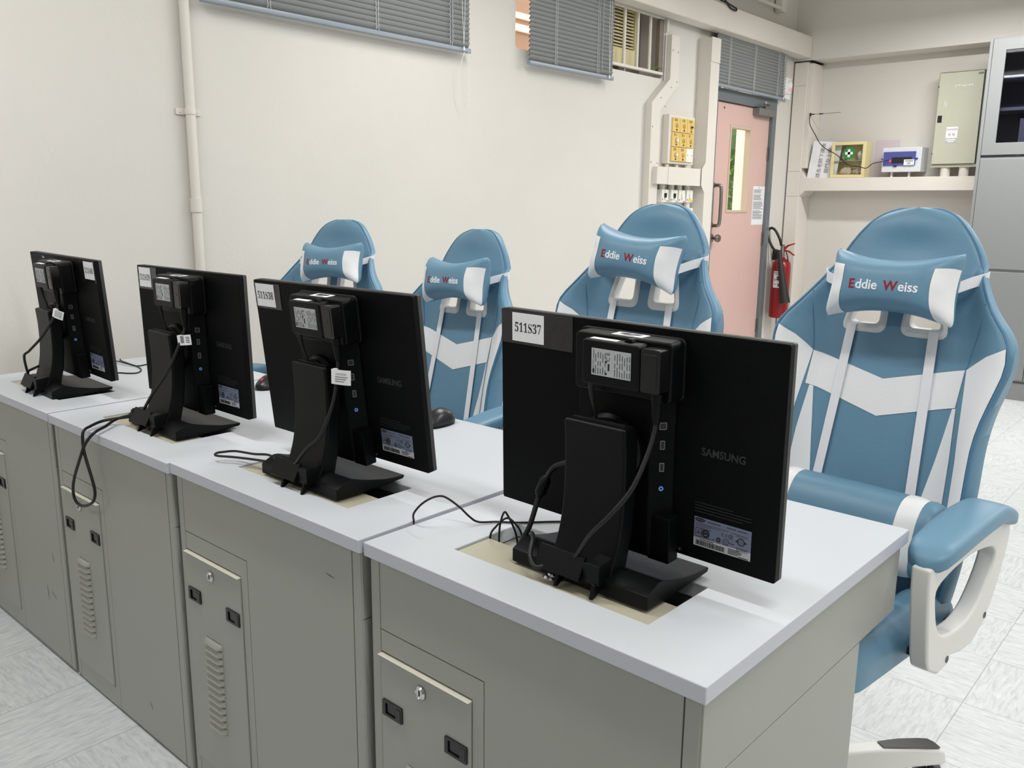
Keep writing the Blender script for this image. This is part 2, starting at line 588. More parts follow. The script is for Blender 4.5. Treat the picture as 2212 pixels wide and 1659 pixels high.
# concrete beam across the back wall
struct(MB().box(WX, RX1, 6.22, BY, 2.46, CEIL_Z).build('trim_1', M['wall'], smooth=False), 'deep painted beam along the top of the back wall')

# ceiling lamps (rows of twin tubes)
for i, (lx, ly, pw) in enumerate(LAMPS):
    t = thing('ceiling_light', 'unseen twin tube ceiling light fitting above the room', 'ceiling light', (lx, ly, LAMP_Z), 0, 'ceiling lights')
    MB().box(-.62, .62, -.08, .08, -.05, 0).build('lamp_body', M['lampbody'], t, bevel=.004)
    for s in (-1, 1):
        MB().tube([(-.58, s * .045, -.072), (.58, s * .045, -.072)], .013, 8).build('tube', M['lamptube'], t)
    for s in (-1, 1):
        MB().tube([(s * .45, 0, 0), (s * .45, 0, CEIL_Z - LAMP_Z)], .008, 8).build('hanger', M['lampbody'], t)
    ld = bpy.data.lights.new('tube_light', 'AREA')
    ld.shape = 'RECTANGLE'; ld.size = 1.2; ld.size_y = .14; ld.energy = pw; ld.color = LAMP_COL
    lo = bpy.data.objects.new('tube_light', ld); COL.objects.link(lo)
    lo.parent = t; lo.location = (0, 0, -.095)


# ------------------------------------------------------------------ desks
DW, DD, DH, DT = 0.6409, 0.6932, 0.75, 0.0245
ROW = -0.0051


def rowpt(x, y, z):
    c, s = math.cos(ROW), math.sin(ROW)
    return Vector((c * x - s * y, s * x + c * y, z))


DESKS = [  # x of right end, y offset, z offset, extra yaw
    (0.0, 0.0, 0.0, -0.0130), (-DW - .0019, .0023, .0032, 0.0), (-2 * DW + .0006, -.0035, .0022, 0.0), (-3 * DW - .0024, -.0044, .0036, 0.0)]
HX0, HX1, HY0, HY1 = -0.509, -0.137, 0.084, 0.240


def make_desk():
    t = thing('computer_desk', '', 'desk')
    W = DW - .002
    # worktop: slab with a rectangular well cut through it, edge band in another colour
    wt = MB()
    wt.poly([(-W, 0), (0, 0), (0, DD), (-W, DD)], [[(HX0, HY0), (HX1, HY0), (HX1, HY1), (HX0, HY1)]], XY, DH - DT, DH)
    o = wt.build('worktop', [M['worktop'], M['edge']], t, bevel=.0022, smooth=True)
    me = o.data
    for p in me.polygons:
        c = p.center
        if abs(p.normal.z) < .5 and (c.y < .01 or c.y > DD - .01 or c.x > -.01 or c.x < -W + .01):
            p.material_index = 1
    # well under the opening
    wl = MB()
    a, b, c, d = HX0 - .001, HX1 + .001, HY0 - .001, HY1 + .001
    wl.box(a - .002, a, c, d, DH - .14, DH - .003); wl.box(b, b + .002, c, d, DH - .14, DH - .003)
    wl.box(a, b, c - .002, c, DH - .14, DH - .003); wl.box(a, b, d, d + .002, DH - .14, DH - .003)
    wl.box(a, b, c, d, DH - .142, DH - .14)
    wl.build('cable_well', M['tray'], t)
    MB().box(HX0 + .002, HX1 - .002, HY0 + .001, HY0 + .079, DH - .0065, DH - .004).build('cover_plate', M['plate'], t, bevel=.0008)
    # cabinet carcass: front face at y=.012
    Y0 = .012
    fz1 = DH - DT
    x0, x1 = -W + .004, -.011
    cb = MB()
    cb.box(x0, -.372, Y0 + .0062, .40, .0, fz1 - .001)
    cb.box(-.372, x1, Y0 + .0062, Y0 + .030, .0, fz1 - .001)
    cb.build('cabinet_body', M['steel'], t)
    # left stile, right stile, main front skin (leaves a door bay on the left)
    MB().poly([(x0, .006), (x0 + .021, .006), (x0 + .021, fz1 - .003), (x0, fz1 - .003)], [], XZ, Y0, Y0 + .006).build('stile', M['steel'], t, bevel=.002)
    MB().poly([(x1 - .023, .006), (x1, .006), (x1, fz1 - .003), (x1 - .023, fz1 - .003)], [], XZ, Y0, Y0 + .006).build('stile', M['steel'], t, bevel=.002)
    ms = MB()
    xa, xb = x0 + .0225, x1 - .0245
    ms.poly([(-.371, .006), (xb, .006), (xb, fz1 - .003), (xa, fz1 - .003), (xa, .600), (-.371, .600)], [], XZ, Y0, Y0 + .006)
    ms.build('front_panel', M['steel'], t, bevel=.0012)
    df = MB()   # door surround: header, right jamb, plinth
    df.poly([(xa, .004), (-.3722, .004), (-.3722, .5985), (xa, .5985), (xa, .560), (-.396, .560), (-.396, .058), (xa, .058)], [], XZ, Y0 + .0002, Y0 + .006)
    df.build('door_surround', M['steel'], t, bevel=.0008)
    # hinged access door with top lip
    door = MB()
    door.poly([(xa + .0015, .0595), (-.3975, .0595), (-.3975, .556), (xa + .0015, .556)], [], XZ, Y0 - .003, Y0 + .005)
    dr = door.build('access_door', M['steel'], t, bevel=.0016)
    MB().box(xa - .001, -.3975, Y0 - .008, Y0 + .004, .5548, .557).build('door_lip', M['steel_lit'], dr, bevel=.0012)
    lv = MB()
    for k in range(13):
        z = .370 - k * (.370 - .172) / 12
        prof = [(-.0010, .0080), (-.0095, .0010), (-.0098, -.0025), (-.001, -.0048)]
        xs0, xs1 = -.547, -.481
        vs = []
        for i, x in enumerate((xs0, xs0 + .007, xs1 - .007, xs1)):
            f = .15 if i in (0, 3) else 1.0
            for yy, zz in prof:
                vs.append((x, Y0 - .003 + yy * f, z + zz))
        fs = []
        for i in range(3):
            for j in range(3):
                fs.append((i * 4 + j, i * 4 + j + 1, i * 4 + 5 + j, i * 4 + 4 + j))
        fs += [(0, 1, 2, 3), (12, 13, 14, 15)]
        lv.add(vs, fs)
    lv.build('louvre_vent', M['steel'], dr, angle=60)
    Tl = Matrix.Translation((-.5095, Y0 - .003, .526)) @ Matrix.Rotation(PI / 2, 4, 'X')
    lk = MB()
    lk.lathe([(.0, 0), (.0115, 0), (.0115, .003), (.009, .0055), (.0085, .0045), (0, .0045)], 28, Tl)
    lk.box(-.0012, .0012, -.0045, .0045, .0044, .0052, 1, Tl)
    lk.build('lock', [M['chrome'], M['blackpaint']], dr)
    for hx in (-.606, -.453):
        h = MB()
        h.poly(rrect(hx, hx + .050, .447, .4765, .002, 2), [rrect(hx + .008, hx + .034, .4515, .472, .002, 2)], XZ, Y0 - .006, Y0 - .002)
        h.box(hx + .008, hx + .034, Y0 - .0032, Y0 - .0024, .4515, .472)
        h.box(hx + .036, hx + .047, Y0 - .0068, Y0 - .005, .4515, .472)
        h.build('pull_handle', M['blackgloss'], dr, bevel=.0006)
    # side panels: deep apron on top, pedestal side below
    for sx, nm in ((x1 - .0005, 'side_panel'), (x0 - .0025, 'side_panel')):
        sp = MB()
        sp.poly([(Y0 + .0015, .0), (DD * .755, .0), (DD * .755, .5985), (Y0 + .0015, .5985)], [], YZ, sx, sx + .003)
        sp.poly([(Y0 + .0015, .600), (DD - .012, .600), (DD - .012, fz1 - .001), (Y0 + .0015, fz1 - .001)], [], YZ, sx, sx + .003)
        sp.build(nm, M['steel'], t, bevel=.0008)
    MB().box(x0 + .001, x1 - .002, DD - .016, DD - .012, .600, fz1 - .001).build('rear_apron', M['steel'], t)
    return t


DESK_LABELS = [
    'beige steel computer desk at the open near end of the row, under the 511S37 monitor',
    'beige steel computer desk under the 511S38 monitor, second from the near end',
    'beige steel computer desk with the black cord loop hanging over its front edge',
    'beige steel computer desk farthest away, its end by the cream wall under the 511S40 monitor']
desk0 = make_desk()
desks = []
for i, (dx, dy, dz, yw) in enumerate(DESKS):
    d = desk0 if i == 0 else copy_tree(desk0)
    d.location = rowpt(dx - (.0008 if i else 0), dy, dz)
    d.rotation_euler = (0, 0, ROW + yw)
    d['label'] = DESK_LABELS[i]; d['category'] = 'desk'; d['group'] = 'row of steel computer desks'
    desks.append(d)
for i in (0, 2):    # round chrome cam locks on two of the cover plates
    k = MB()
    k.lathe([(.0, 0), (.0165, 0), (.0165, .0025), (.0135, .006), (.0095, .0065), (.008, .009), (0, .009)], 28, Matrix.Translation((-.327, .116 if i == 0 else .112, DH - .004)))
    k.build('cam_lock', M['chrome'], desks[i])
# dark scuffs on two lower fronts
for i, segs in ((3, [((-.10, .33), (-.088, .302)), ((-.16, .215), (-.155, .17)), ((-.13, .205), (-.095, .19))]), (1, [((-.11, .655), (-.085, .652))]), (2, [((-.60, .21), (-.597, .195)), ((-.2, .10), (-.19, .08))])):
    for (xa, za), (xb, zb) in segs:
        MB().tube([(xa, .0122, za), ((xa + xb) / 2 + .002, .0120, (za + zb) / 2), (xb, .0122, zb)], [.0006, .0011, .0005], 6).build('scuff', M['scuff'], desks[i])


# ------------------------------------------------------------------ serif numerals for the seat labels
def serif_label(mb, body, T, size, mi=0):
    """math-bold serif numerals, narrowed to newspaper proportions"""
    tr = {}
    for i in range(10):
        tr[str(i)] = chr(0x1D7CE + i)
    for i in range(26):
        tr[chr(65 + i)] = chr(0x1D400 + i)
    mb.text(''.join(tr.get(c, c) for c in body), size, T, mi, 'CENTER', sx=.80)


# ------------------------------------------------------------------ monitors
MW, MH, MT = .5075, .3325, .0205
MON = {1: (-2.1947, .1994, .8093, -.0502, -.0619, -.0079), 2: (-1.5577, .2231, .8024, -.0224, -.0202, .0041),
       3: (-.9478, .2160, .8065, -.0101, -.1043, .0048), 4: (-.2787, .2332, .7945, -.0212, -.0308, -.0084)}


def P3(a, b, d):        # panel coordinates: right, up, towards the viewer
    return Vector((a, -d, b))


def on_back(T0=None, d=0.0):
    """frame lying on the back of the panel: local x right, y up, z towards the viewer"""
    R = Matrix(((1, 0, 0, 0), (0, 0, -1, 0), (0, 1, 0, 0), (0, 0, 0, 1)))
    return R


def flat(a, b, d, rot=0.0):
    return Matrix.Translation(P3(a, b, d)) @ on_back() @ Matrix.Rotation(rot, 4, 'Z')


panel_parts = []


def make_monitor():
    t = thing('computer_monitor', '', 'monitor')

    def pp(mb, name, m, parent=None, **k):
        o = mb.build(name, m, parent or t, **k)
        if parent is None:
            o['panel'] = 1
        return o
    # panel: rear shell and front frame (thin joint between)
    pp(MB().poly(rrect(-MW / 2, MW / 2, 0, MH, .003, 2), [], XZ, 0, .0108), 'rear_shell', M['blackback'], bevel=.0012)
    b = MB().poly(rrect(-MW / 2, MW / 2, 0, MH, .003, 2), [rrect(-MW / 2 + .014, MW / 2 - .014, .016, MH - .014, .001, 1)], XZ, .0116, MT)
    b.box(-MW / 2 + .003, MW / 2 - .003, .0105, .0118, .003, MH - .003)
    pp(b, 'front_bezel', M['edgegrey'], bevel=.0012)
    pp(MB().box(-MW / 2 + .013, MW / 2 - .013, .0118, .0180, .015, MH - .013), 'screen', M['screen'])
    # adapter tray: raised frame with rounded corners
    tr = MB()
    tr.poly(rrect(-.081, .104, .232, .3235, .011, 5), [], XZ, -.008, .0005)
    tr.poly(rrect(-.066, .103, .234, .3215, .009, 5), [], XZ, -.040, -.006)
    tray = pp(tr, 'adapter_tray', M['blackplastic'], bevel=.004, seg=3)
    # power adapter sitting in the tray
    ad = MB()
    ad.poly(rrect(-.034, .066, .250, .3165, .006, 4), [], XZ, -.0645, -.036)
    adp = pp(ad, 'power_adapter', M['blackplastic'], bevel=.0035, seg=3)
    pl = MB(); pl.poly(rrect(.0672, .099, .252, .3135, .004, 3), [], XZ, -.0625, -.036)
    pl.box(.0705, .0935, -.0632, -.062, .2575, .306)
    pl.box(.0805, .0835, -.0636, -.063, .280, .286)
    pl.build('plug_block', M['blackgloss'], adp, bevel=.003)
    ck = MB(); ck.poly([(.030, .3165), (.046, .3165), (.044, .3215), (.038, .322)], [], XZ, -.052, -.040)
    ck.build('latch', M['blackplastic'], adp, bevel=.0008)
    rl = MB()
    rl.poly([(-.0155, .2655), (.0525, .2655), (.0525, .3045), (-.0155, .3045)], [], XZ, -.0652, -.0643)
    for i in range(15):          # columns of turned fine print
        x = -.0085 + i * .0042
        if 5 <= i <= 7:
            continue
        n = 3 if i % 3 else 2
        for j in range(n):
            z0 = .2675 + j * (.035 / n)
            ln = (.035 / n) * random.uniform(.6, .92)
            rl.box(x, x + .0013, -.06535, -.0652, z0, z0 + ln, 1)
    rl.text('C E', .009, flat(.0142, .2945, .0654, PI / 2), 2, 'CENTER')
    rl.box(.0135, .0165, -.0654, -.0652, .2745, .2845, 2)
    for z in (.2695, .287):
        rl.lathe([(0, 0), (.0018, 0), (.0018, .0001), (0, .0001)], 12, flat(.0105, z, .0653), 2)
    rl.lathe([(0, 0), (.0040, 0), (.0040, .0002), (0, .0002)], 20, flat(-.0118, .2715, .0652) @ Matrix.Diagonal((.45, 1, 1, 1)), 2)
    rl.text('AC/DC Adapter', .0042, flat(-.0118, .2895, .0654, PI / 2), 2, 'CENTER')
    rl.build('rating_label', [M['silverlabel'], M['inkgrey'], M['ink']], adp, smooth=False)
    ws = MB(); ws.box(-.024, .022, -.058, -.048, .3163, .3170)
    ws.build('white_strip', M['paper'], adp)
    # asset sticker with bar code on top of the tray
    st = MB(); st.box(-.004, .049, -.0345, -.013, .3216, .3222)
    for i in range(22):
        x = .0035 + i * .0017
        st.box(x, x + random.choice((.0006, .0010)), -.0265, -.0165, .3221, .3224, 1)
    for i in range(3):
        st.box(.008 + .003 * i, .036 - .003 * i, -.0315 + .0014 * i, -.0309 + .0014 * i, .3221, .3224, 2)
    st.build('asset_sticker', [M['paper'], M['ink'], M['inkgrey']], tray, smooth=False)
    # rear housing column with chamfered right flank that carries the ports
    hc = MB()
    hc.poly([(-.072, .0005), (-.066, -.028), (-.063, -.030), (.0655, -.030), (.0905, -.004), (.0905, .0005)], [], XY, -.006, .236)
    hc.poly([(.064, -.010), (.1005, -.010), (.1005, .060), (.064, .060)], [], XZ, -.026, .0004)
    hs = pp(hc, 'rear_housing', M['blackback'], bevel=.002)
    # ports set into the flank
    nx = Vector((.0265, -.0245, 0)).normalized()
    fl = Matrix.Translation((.0783, -.0173, 0)) @ Matrix(((-nx.y, 0, nx.x, 0), (nx.x, 0, nx.y, 0), (0, 1, 0, 0), (0, 0, 0, 1)))

    def port(z, w, h, name):
        p = MB()
        T = fl @ Matrix.Translation((0, z, 0))
        p.poly(rrect(-w / 2, w / 2, -h / 2, h / 2, .0012, 2), [rrect(-w / 2 + .0013, w / 2 - .0013, -h / 2 + .0013, h / 2 - .0013, .0006, 2)], lambda a, b, q: (a, b, q), -.001, .0010, 0, T)
        p.add([(-w / 2, -h / 2, .0002), (w / 2, -h / 2, .0002), (w / 2, h / 2, .0002), (-w / 2, h / 2, .0002)], [(0, 1, 2, 3)], 1, T)
        p.add([(-w / 7, -h / 3, .0006), (w / 7, -h / 3, .0006), (w / 7, h / 3, .0006), (-w / 7, h / 3, .0006)], [(0, 1, 2, 3)], 2, T)
        p.build(name, [M['portmetal'], M['blackpaint'], M['ink']], hs, smooth=False)
    port(.195, .011, .011, 'square_port'); port(.1665, .0072, .0135, 'usb_port'); port(.133, .0072, .0135, 'usb_port')
    j = MB(); j.lathe([(.0016, 0), (.0016, .0016), (.0036, .0016), (.0036, 0)], 18, fl @ Matrix.Translation((0, .1005, 0)), ring=True)
    j.build('audio_jack', M['jackblue'], hs)
    # embossed maker name, rating sticker, screws
    lg = MB().text('SAMSUNG', .0158, flat(.167, .1645, .0), 0, 'CENTER', sx=.95, ext=.0008, bold=.022)
    pp(lg, 'embossed_lettering', M['logo'], smooth=False)
    rs = MB()
    sx0, sx1, sz0, sz1 = .1265, .2160, .0222, .0660
    rs.box(sx0, sx1, -.0008, 0, sz0 + .0115, sz1)
    rs.box(sx0, sx1, -.00085, 0, sz0, sz0 + .0125, 1)

    def S(u, v):
        return sx0 + u * (sx1 - sx0), sz0 + v * (sz1 - sz0)

    def bar(u0, u1, v0, v1, mi=2):
        a, b = S(u0, v0); c, d = S(u1, v1)
        rs.box(a, c, -.0011, -.0008, b, d, mi)

    def ring(u, v, r, r_in, mi=2):
        a, b = S(u, v)
        T = flat(a, b, .0009)
        rs.lathe([(r_in, 0), (r, 0), (r, .0002), (r_in, .0002)], 20, T, mi, ring=True)
    a, b = S(.105, .925)
    rs.lathe([(0, 0), (.0085, 0), (.0085, .0002), (0, .0002)], 24, flat(a, b, .0009) @ Matrix.Diagonal((1, .34, 1, 1)), 2)
    rs.text('SAMSUNG', .0026, flat(a, b, .0012), 0, 'CENTER')
    for k, (u0, u1) in enumerate(((.24, .47), (.58, .74), (.77, .93))):
        bar(u0, u1, .905, .925)
    for k in range(3):
        bar(.03, .62 - .16 * k, .80 - .05 * k, .815 - .05 * k, 3)
    bar(.66, .95, .77, .785, 3); bar(.74, .93, .72, .735, 3)
    for q in ((.03, .30, .625, .64), (.03, .30, .335, .35), (.03, .04, .335, .64), (.13, .14, .335, .64)):
        bar(*q)
    tri = [S(.055, .44), S(.115, .44), S(.085, .58)]
    rs.poly(tri, [[S(.07, .465), S(.10, .465), S(.085, .535)]], XZ, -.0011, -.0008, 2)
    ring(.215, .49, .0062, .0035); bar(.15, .245, .46, .53)
    rs.text('C E', .0065, flat(*S(.545, .635), .0011), 2, 'CENTER')
    ring(.655, .635, .0034, .0028); rs.text('N', .0036, flat(*S(.655, .635), .0011), 2, 'CENTER')
    a, b = S(.835, .555)
    rs.lathe([(.0042, 0), (.0056, 0), (.0056, .0002), (.0042, .0002)], 24, flat(a, b, .0009), 2, ring=True)
    for s in (-1, 1):
        rs.poly([(a + s * .0052, b + .002), (a + s * .0092, b), (a + s * .0052, b - .002)], [], XZ, -.0011, -.0008, 2)
    rs.text('TCO', .0032, flat(a, b, .0011), 2, 'CENTER')
    ring(.445, .42, .0034, .0014); ring(.575, .42, .0048, .0041); rs.text('UL', .0044, flat(*S(.575, .42), .0011), 2, 'CENTER')
    bar(.41, .48, .31, .335, 3); bar(.52, .62, .30, .32, 3); bar(.33, .38, .36, .375); bar(.64, .72, .40, .42)
    for q in ((.76, .95, .335, .34), (.76, .95, .235, .24), (.76, .765, .235, .34), (.945, .95, .235, .34)):
        bar(*q)
    rs.text('FC', .0036, flat(*S(.80, .285), .0011), 2, 'CENTER'); bar(.83, .93, .30, .31, 3); bar(.83, .92, .27, .28, 3)
    rs.text('S/N', .0026, flat(*S(.055, .255), .0011), 2, 'CENTER'); bar(.10, .36, .245, .265)
    u = .04
    while u < .56:
        wbar = random.choice((.004, .007, .011))
        bar(u, u + wbar, .045, .215); u += wbar + random.choice((.004, .006, .009))
    for k in range(4):
        bar(.62, .62 + (.20, .24, .22, .17)[k], .21 - .05 * k, .23 - .05 * k, 2)
    bar(.80, .97, .02, .045)
    pp(rs, 'rating_sticker', [M['sticker'], M['silverlabel'], M['ink'], M['inkgrey']], smooth=False)
    fp = MB()
    for i in range(4):
        z = .0875 - .0045 * i
        fp.box(.126, .126 + (.06, .088, .088, .075)[i], -.0003, 0, z, z + .0009)
    pp(fp, 'raised_small_print', M['logo'], smooth=False)
    for a, b in ((.1043, .0085), (.094, .022)):
        s = MB(); s.lathe([(0, 0), (.0028, 0), (.0028, .0008), (.0015, .0008), (.0012, .0002), (0, .0002)], 14, flat(a, b, .0))
        pp(s, 'screw', M['steelbrushed'] if a > .1 else M['blackgloss'])
    dv = MB(); dv.lathe([(0, 0), (.054, 0), (.054, .008), (.048, .016), (.048, .020), (0, .020)], 36, flat(0, .150, .028))
    pp(dv, 'swivel_disc', M['blackplastic'], bevel=.001)
    # stand: neck, foot and the cord clip at its heel
    nk = MB()
    back = [(-.083, .238), (-.0795, .19), (-.080, .13), (-.0855, .085), (-.098, .045), (-.1165, .008)]
    front = [(-.074, .008), (-.064, .03), (-.053, .075), (-.048, .12), (-.046, .19), (-.047, .228), (-.052, .236), (-.060, .240)]
    bs = [tuple(p)[:2] for p in spline([Vector((a, b, 0)) for a, b in back], 5)]
    nk.poly(bs + front, [], YZ, -.0555, .0555)
    n_ = nk.build('stand_neck', M['blackplastic'], t, bevel=.008, seg=4)
    MB().box(-.047, .047, -.0715, -.0660, .2345, .2408).build('top_slot', M['blackpaint'], n_)
    ft = MB()
    prof = [(-.1155, 0.0), (-.1155, .021), (-.088, .034)] + [tuple(p)[:2] for p in spline([Vector(q) for q in ((-.078, .0335, 0), (-.045, .0245, 0), (0, .0165, 0), (.030, .014, 0), (.049, .0135, 0))], 5)] + [(.051, .011), (.047, .006), (-.02, .0025), (-.06, 0)]
    ft.poly(prof, [], YZ, -.1257, .1257)
    ft.build('stand_foot', M['blackplastic'], t, bevel=.0022)
    cl = MB()
    cl.poly([(-.134, .016), (-.140, .020), (-.124, .052), (-.119, .050)], [], YZ, -.060, .024)
    cl.poly([(-.131, .018), (-.131, .048), (-.098, .052), (-.105, .016)], [], YZ, .030, .054)
    cl.box(.022, .032, -.130, -.122, .020, .046)
    for x in (-.022, .044):
        cl.poly([(-.110, .022), (-.134, .020), (-.141, .000), (-.137, -.001), (-.112, .010)], [], YZ, x, x + .006)
    cl.build('cord_clip', M['blackplastic'], t, bevel=.0012)
    return t


def panel_matrix(k, deskz):
    x, y, z, yaw, tilt, roll = MON[k]
    return Matrix.Translation((0, 0, z - deskz)) @ Matrix.Rotation(-tilt, 4, 'X') @ Matrix.Rotation(-roll, 4, 'Y')


MON_DZ = {4: .750, 3: .7532, 2: .7522, 1: .7536}
MON_LABEL = {4: 'black monitor seen from behind on the nearest desk, paper tag 511S37 taped to it',
             3: 'black monitor seen from behind, tagged 511S38, thin black cord looped beside its foot',
             2: 'black monitor seen from behind, tagged 511S39, long cord loop hanging before it',
             1: 'black monitor seen from behind by the wall, paper tag 511S40 on its right corner'}
monitors = {}
mon0 = make_monitor()
for k in (4, 3, 2, 1):
    m_ = mon0 if k == 4 else copy_tree(mon0)
    x, y, z, yaw, tilt, roll = MON[k]
    m_.location = (x, y, MON_DZ[k] + .0004); m_.rotation_euler = (0, 0, yaw)
    tag(m_, MON_LABEL[k], 'monitor', 'row of monitors turned away')
    pm = panel_matrix(k, MON_DZ[k])
    for ch in m_.children:
        if ch.get('panel'):
            ch.matrix_local = pm
    monitors[k] = m_
for o in bpy.data.objects:
    if 'panel' in o:
        del o['panel']


def panel_child(k, mb, name, m, **kw):
    o = mb.build(name, m, monitors[k], **kw)
    o.matrix_local = panel_matrix(k, MON_DZ[k])
    return o


def crinkle(mb, a0, a1, b0, b1, d, mi=0, n=9):
    """film of tape with small folds"""
    vs, fs = [], []
    for j in range(n):
        for i in range(n):
            u, v = i / (n - 1), j / (n - 1)
            vs.append(P3(a0 + (a1 - a0) * u, b0 + (b1 - b0) * v, d + random.uniform(0, .0006)))
    for j in range(n - 1):
        for i in range(n - 1):
            fs.append((j * n + i, j * n + i + 1, (j + 1) * n + i + 1, (j + 1) * n + i))
    mb.add(vs, fs, mi)


LBL = {4: (-.2285, -.1605, .2808, .3278, '511S37', (-.2535, -.102, .276, .3318)),
       3: (-.2462, -.1780, .2774, .3252, '511S38', (-.2525, -.158, .273, .327)),
       2: (-.2415, -.1772, .2780, .3275, '511S39', (-.2500, -.146, .2725, .3298)),
       1: (.1780, .2465, .2805, .3280, '511S40', (.145, .2525, .272, .3300))}
for k, (a0, a1, b0, b1, txt, tp) in LBL.items():
    tp_ = MB(); crinkle(tp_, *tp, .0004)
    panel_child(k, tp_, 'tape', M['tape'])
    lb = MB()
    lb.box(a0, a1, -.0016, -.0011, b0, b1)
    serif_label(lb, txt, flat((a0 + a1) / 2, (b0 + b1) / 2 - .001, .0018), .0215, 1)
    panel_child(k, lb, 'paper_tag', [M['paper'], M['ink']], smooth=False)
mk = MB(); mk.text('X', .012, flat(-.146, .3215, .0004), 0, 'CENTER')
mk.box(-.139, -.136, -.0006, -.0003, .319, .3245); mk.box(-.134, -.130, -.0006, -.0003, .320, .323)
panel_child(1, mk, 'white_marking', M['papershade'], smooth=False)


# ------------------------------------------------------------------ cords on and around the desks
def world_panel(k, a, b, d):
    x, y, z, yaw, tilt, roll = MON[k]
    return Matrix.Translation((x, y, MON_DZ[k])) @ Matrix.Rotation(yaw, 4, 'Z') @ panel_matrix(k, MON_DZ[k]) @ P3(a, b, d)


def world_foot(k, x_, y_, z_):
    x, y, z, yaw, tilt, roll = MON[k]
    return Matrix.Translation((x, y, MON_DZ[k])) @ Matrix.Rotation(yaw, 4, 'Z') @ Vector((x_, y_, z_))


def cable(name, pts, r, label, cat='cable', group=None, k=8, plug=None, m='rubber'):
    o = MB().tube(pts, r, 10, smooth=k).build(name, M[m])
    tag(o, label, cat, group)
    return o


def plug_head(k, par):
    p = MB()
    for d0, a0, b0, w_, h_ in ((.050, .0835, .240, .020, .022), (.050, .0840, .222, .015, .018)):
        pass
    c0 = [world_panel(k, .0885, b, .0515) for b in (.2515, .238, .2375, .222, .208, .197)]
    p.tube(c0, [.0085, .0085, .0075, .0072, .0052, .0042], 10)
    return p.build('plug', M['blackplastic'], par, bevel=0)


CORDS = {
    4: [(.0888, .215, .0515), (.0890, .196, .056), (.0885, .165, .072), (.0835, .124, .098), (.0640, .087, .119), (.0345, .0505, .127)],
    3: [(.0888, .215, .0515), (.0890, .198, .055), (.0900, .172, .062), (.0900, .127, .080), (.0760, .073, .105), (.0450, .044, .121)],
    2: [(.0888, .215, .0515), (.0890, .200, .055), (.0860, .165, .070), (.0720, .104, .098), (.0250, .049, .116)],
    1: [(.0888, .215, .0515), (.0900, .198, .056), (.0850, .170, .070), (.0620, .120, .100), (.010, .078, .122), (-.012, .060, .132)]}
TAILS = {
    4: [(.000, -.122, .042), (-.030, -.117, .034), (-.050, -.141, .020), (-.072, -.134, .030), (-.086, -.112, .048), (-.104, -.095, .046), (-.110, -.082, .026)],
    3: [(-.010, -.121, .036), (-.040, -.119, .028), (-.062, -.120, .026)],
    2: [(-.040, -.116, .040), (-.055, -.112, .030)],
    1: [(-.022, -.128, .058), (-.034, -.122, .060), (-.026, -.114, .066), (-.012, -.100, .075)]}
CORD_LABEL = {4: 'black power cord curving across the stand of the 511S37 monitor',
              3: 'black power cord with white caution tag across the stand of the 511S38 monitor',
              2: 'black power cord with white tag running down behind the 511S39 monitor into its clip',
              1: 'black power cord with white tag curving behind the 511S40 monitor stand'}
for k in (4, 3, 2, 1):
    pts = [world_panel(k, *p) for p in CORDS[k]] + [world_foot(k, *p) for p in TAILS[k]]
    c = cable('power_cord', pts, .0036, CORD_LABEL[k], 'cable', 'monitor power cords')
    plug_head(k, c)
    if k != 4:
        a, b, d, rot = {3: (.090, .182, .064, -.02), 2: (.0865, .178, .064, .1), 1: (.089, .186, .062, -.3)}[k]
        tg = MB()
        T = Matrix.Translation(world_panel(k, a, b, d)) @ Matrix.Rotation(MON[k][3] + (.35 if k == 3 else .5), 4, 'Z') @ on_back() @ Matrix.Rotation(rot, 4, 'Z')
        if k == 3:
            w0, w1, h = -.006, .036, .028
        else:
            w0, w1, h = -.006, .030, .024
        nseg = 6
        def tagpt(u, v, s):
            x = w0 + (w1 - w0) * u
            return (x, (v - .5) * h, .0048 + .0025 * math.sin(u * 3.0) + s)
        tg.grid(lambda u, v: tagpt(u, v, 0), 8, 3, 0, T=T)
        tg.grid(lambda u, v: tagpt(u, v, -.0012), 8, 3, 0, T=T)
        tg.tube([(0, -h / 2, 0), (0, h / 2, 0)], .0052, 10, mi=0, T=T)
        if k == 3:
            tg.text('CAUTION', .0050, T @ Matrix.Translation((.017, .006, .0078)), 1, 'CENTER')
            for i in range(3):
                tg.box(.004, .031 - .004 * i, .0002 - .0042 * i, .0012 - .0042 * i, .0072, .0076, 1, T)
        elif k == 2:
            for i in range(9):
                tg.box(.004, .013, .009 - .0019 * i, .0100 - .0019 * i, .0072, .0076, 1, T)
            for i in range(4):
                tg.box(.017, .027, .006 - .004 * i, .0074 - .004 * i, .0066, .0072, 1, T)
        else:
            for i in range(5):
                tg.box(.003, .027, .008 - .0036 * i, .0088 - .0036 * i, .0072, .0076, 1, T)
        tg.build('caution_tag', [M['paper'], M['inkgrey']], c, smooth=False)
# thin low-voltage leads from each adapter down behind the neck
for k in (4, 3, 2, 1):
    dc = [world_panel(k, -.022, .256, .056), world_panel(k, -.0225, .238, .055), world_panel(k, -.020, .215, .052), world_panel(k, -.016, .19, .048), world_panel(k, -.012, .168, .050)]
    o = MB().tube(dc, [.0048, .0042, .0024, .0020, .0020], 8, smooth=4).build('adapter_lead', M['rubber'])
    tag(o, {4: 'short thin lead below the adapter on the 511S37 monitor', 3: 'short thin lead below the adapter on the 511S38 monitor',
            2: 'short thin lead below the adapter on the 511S39 monitor', 1: 'short thin lead below the adapter on the 511S40 monitor'}[k], 'cable', 'adapter leads')
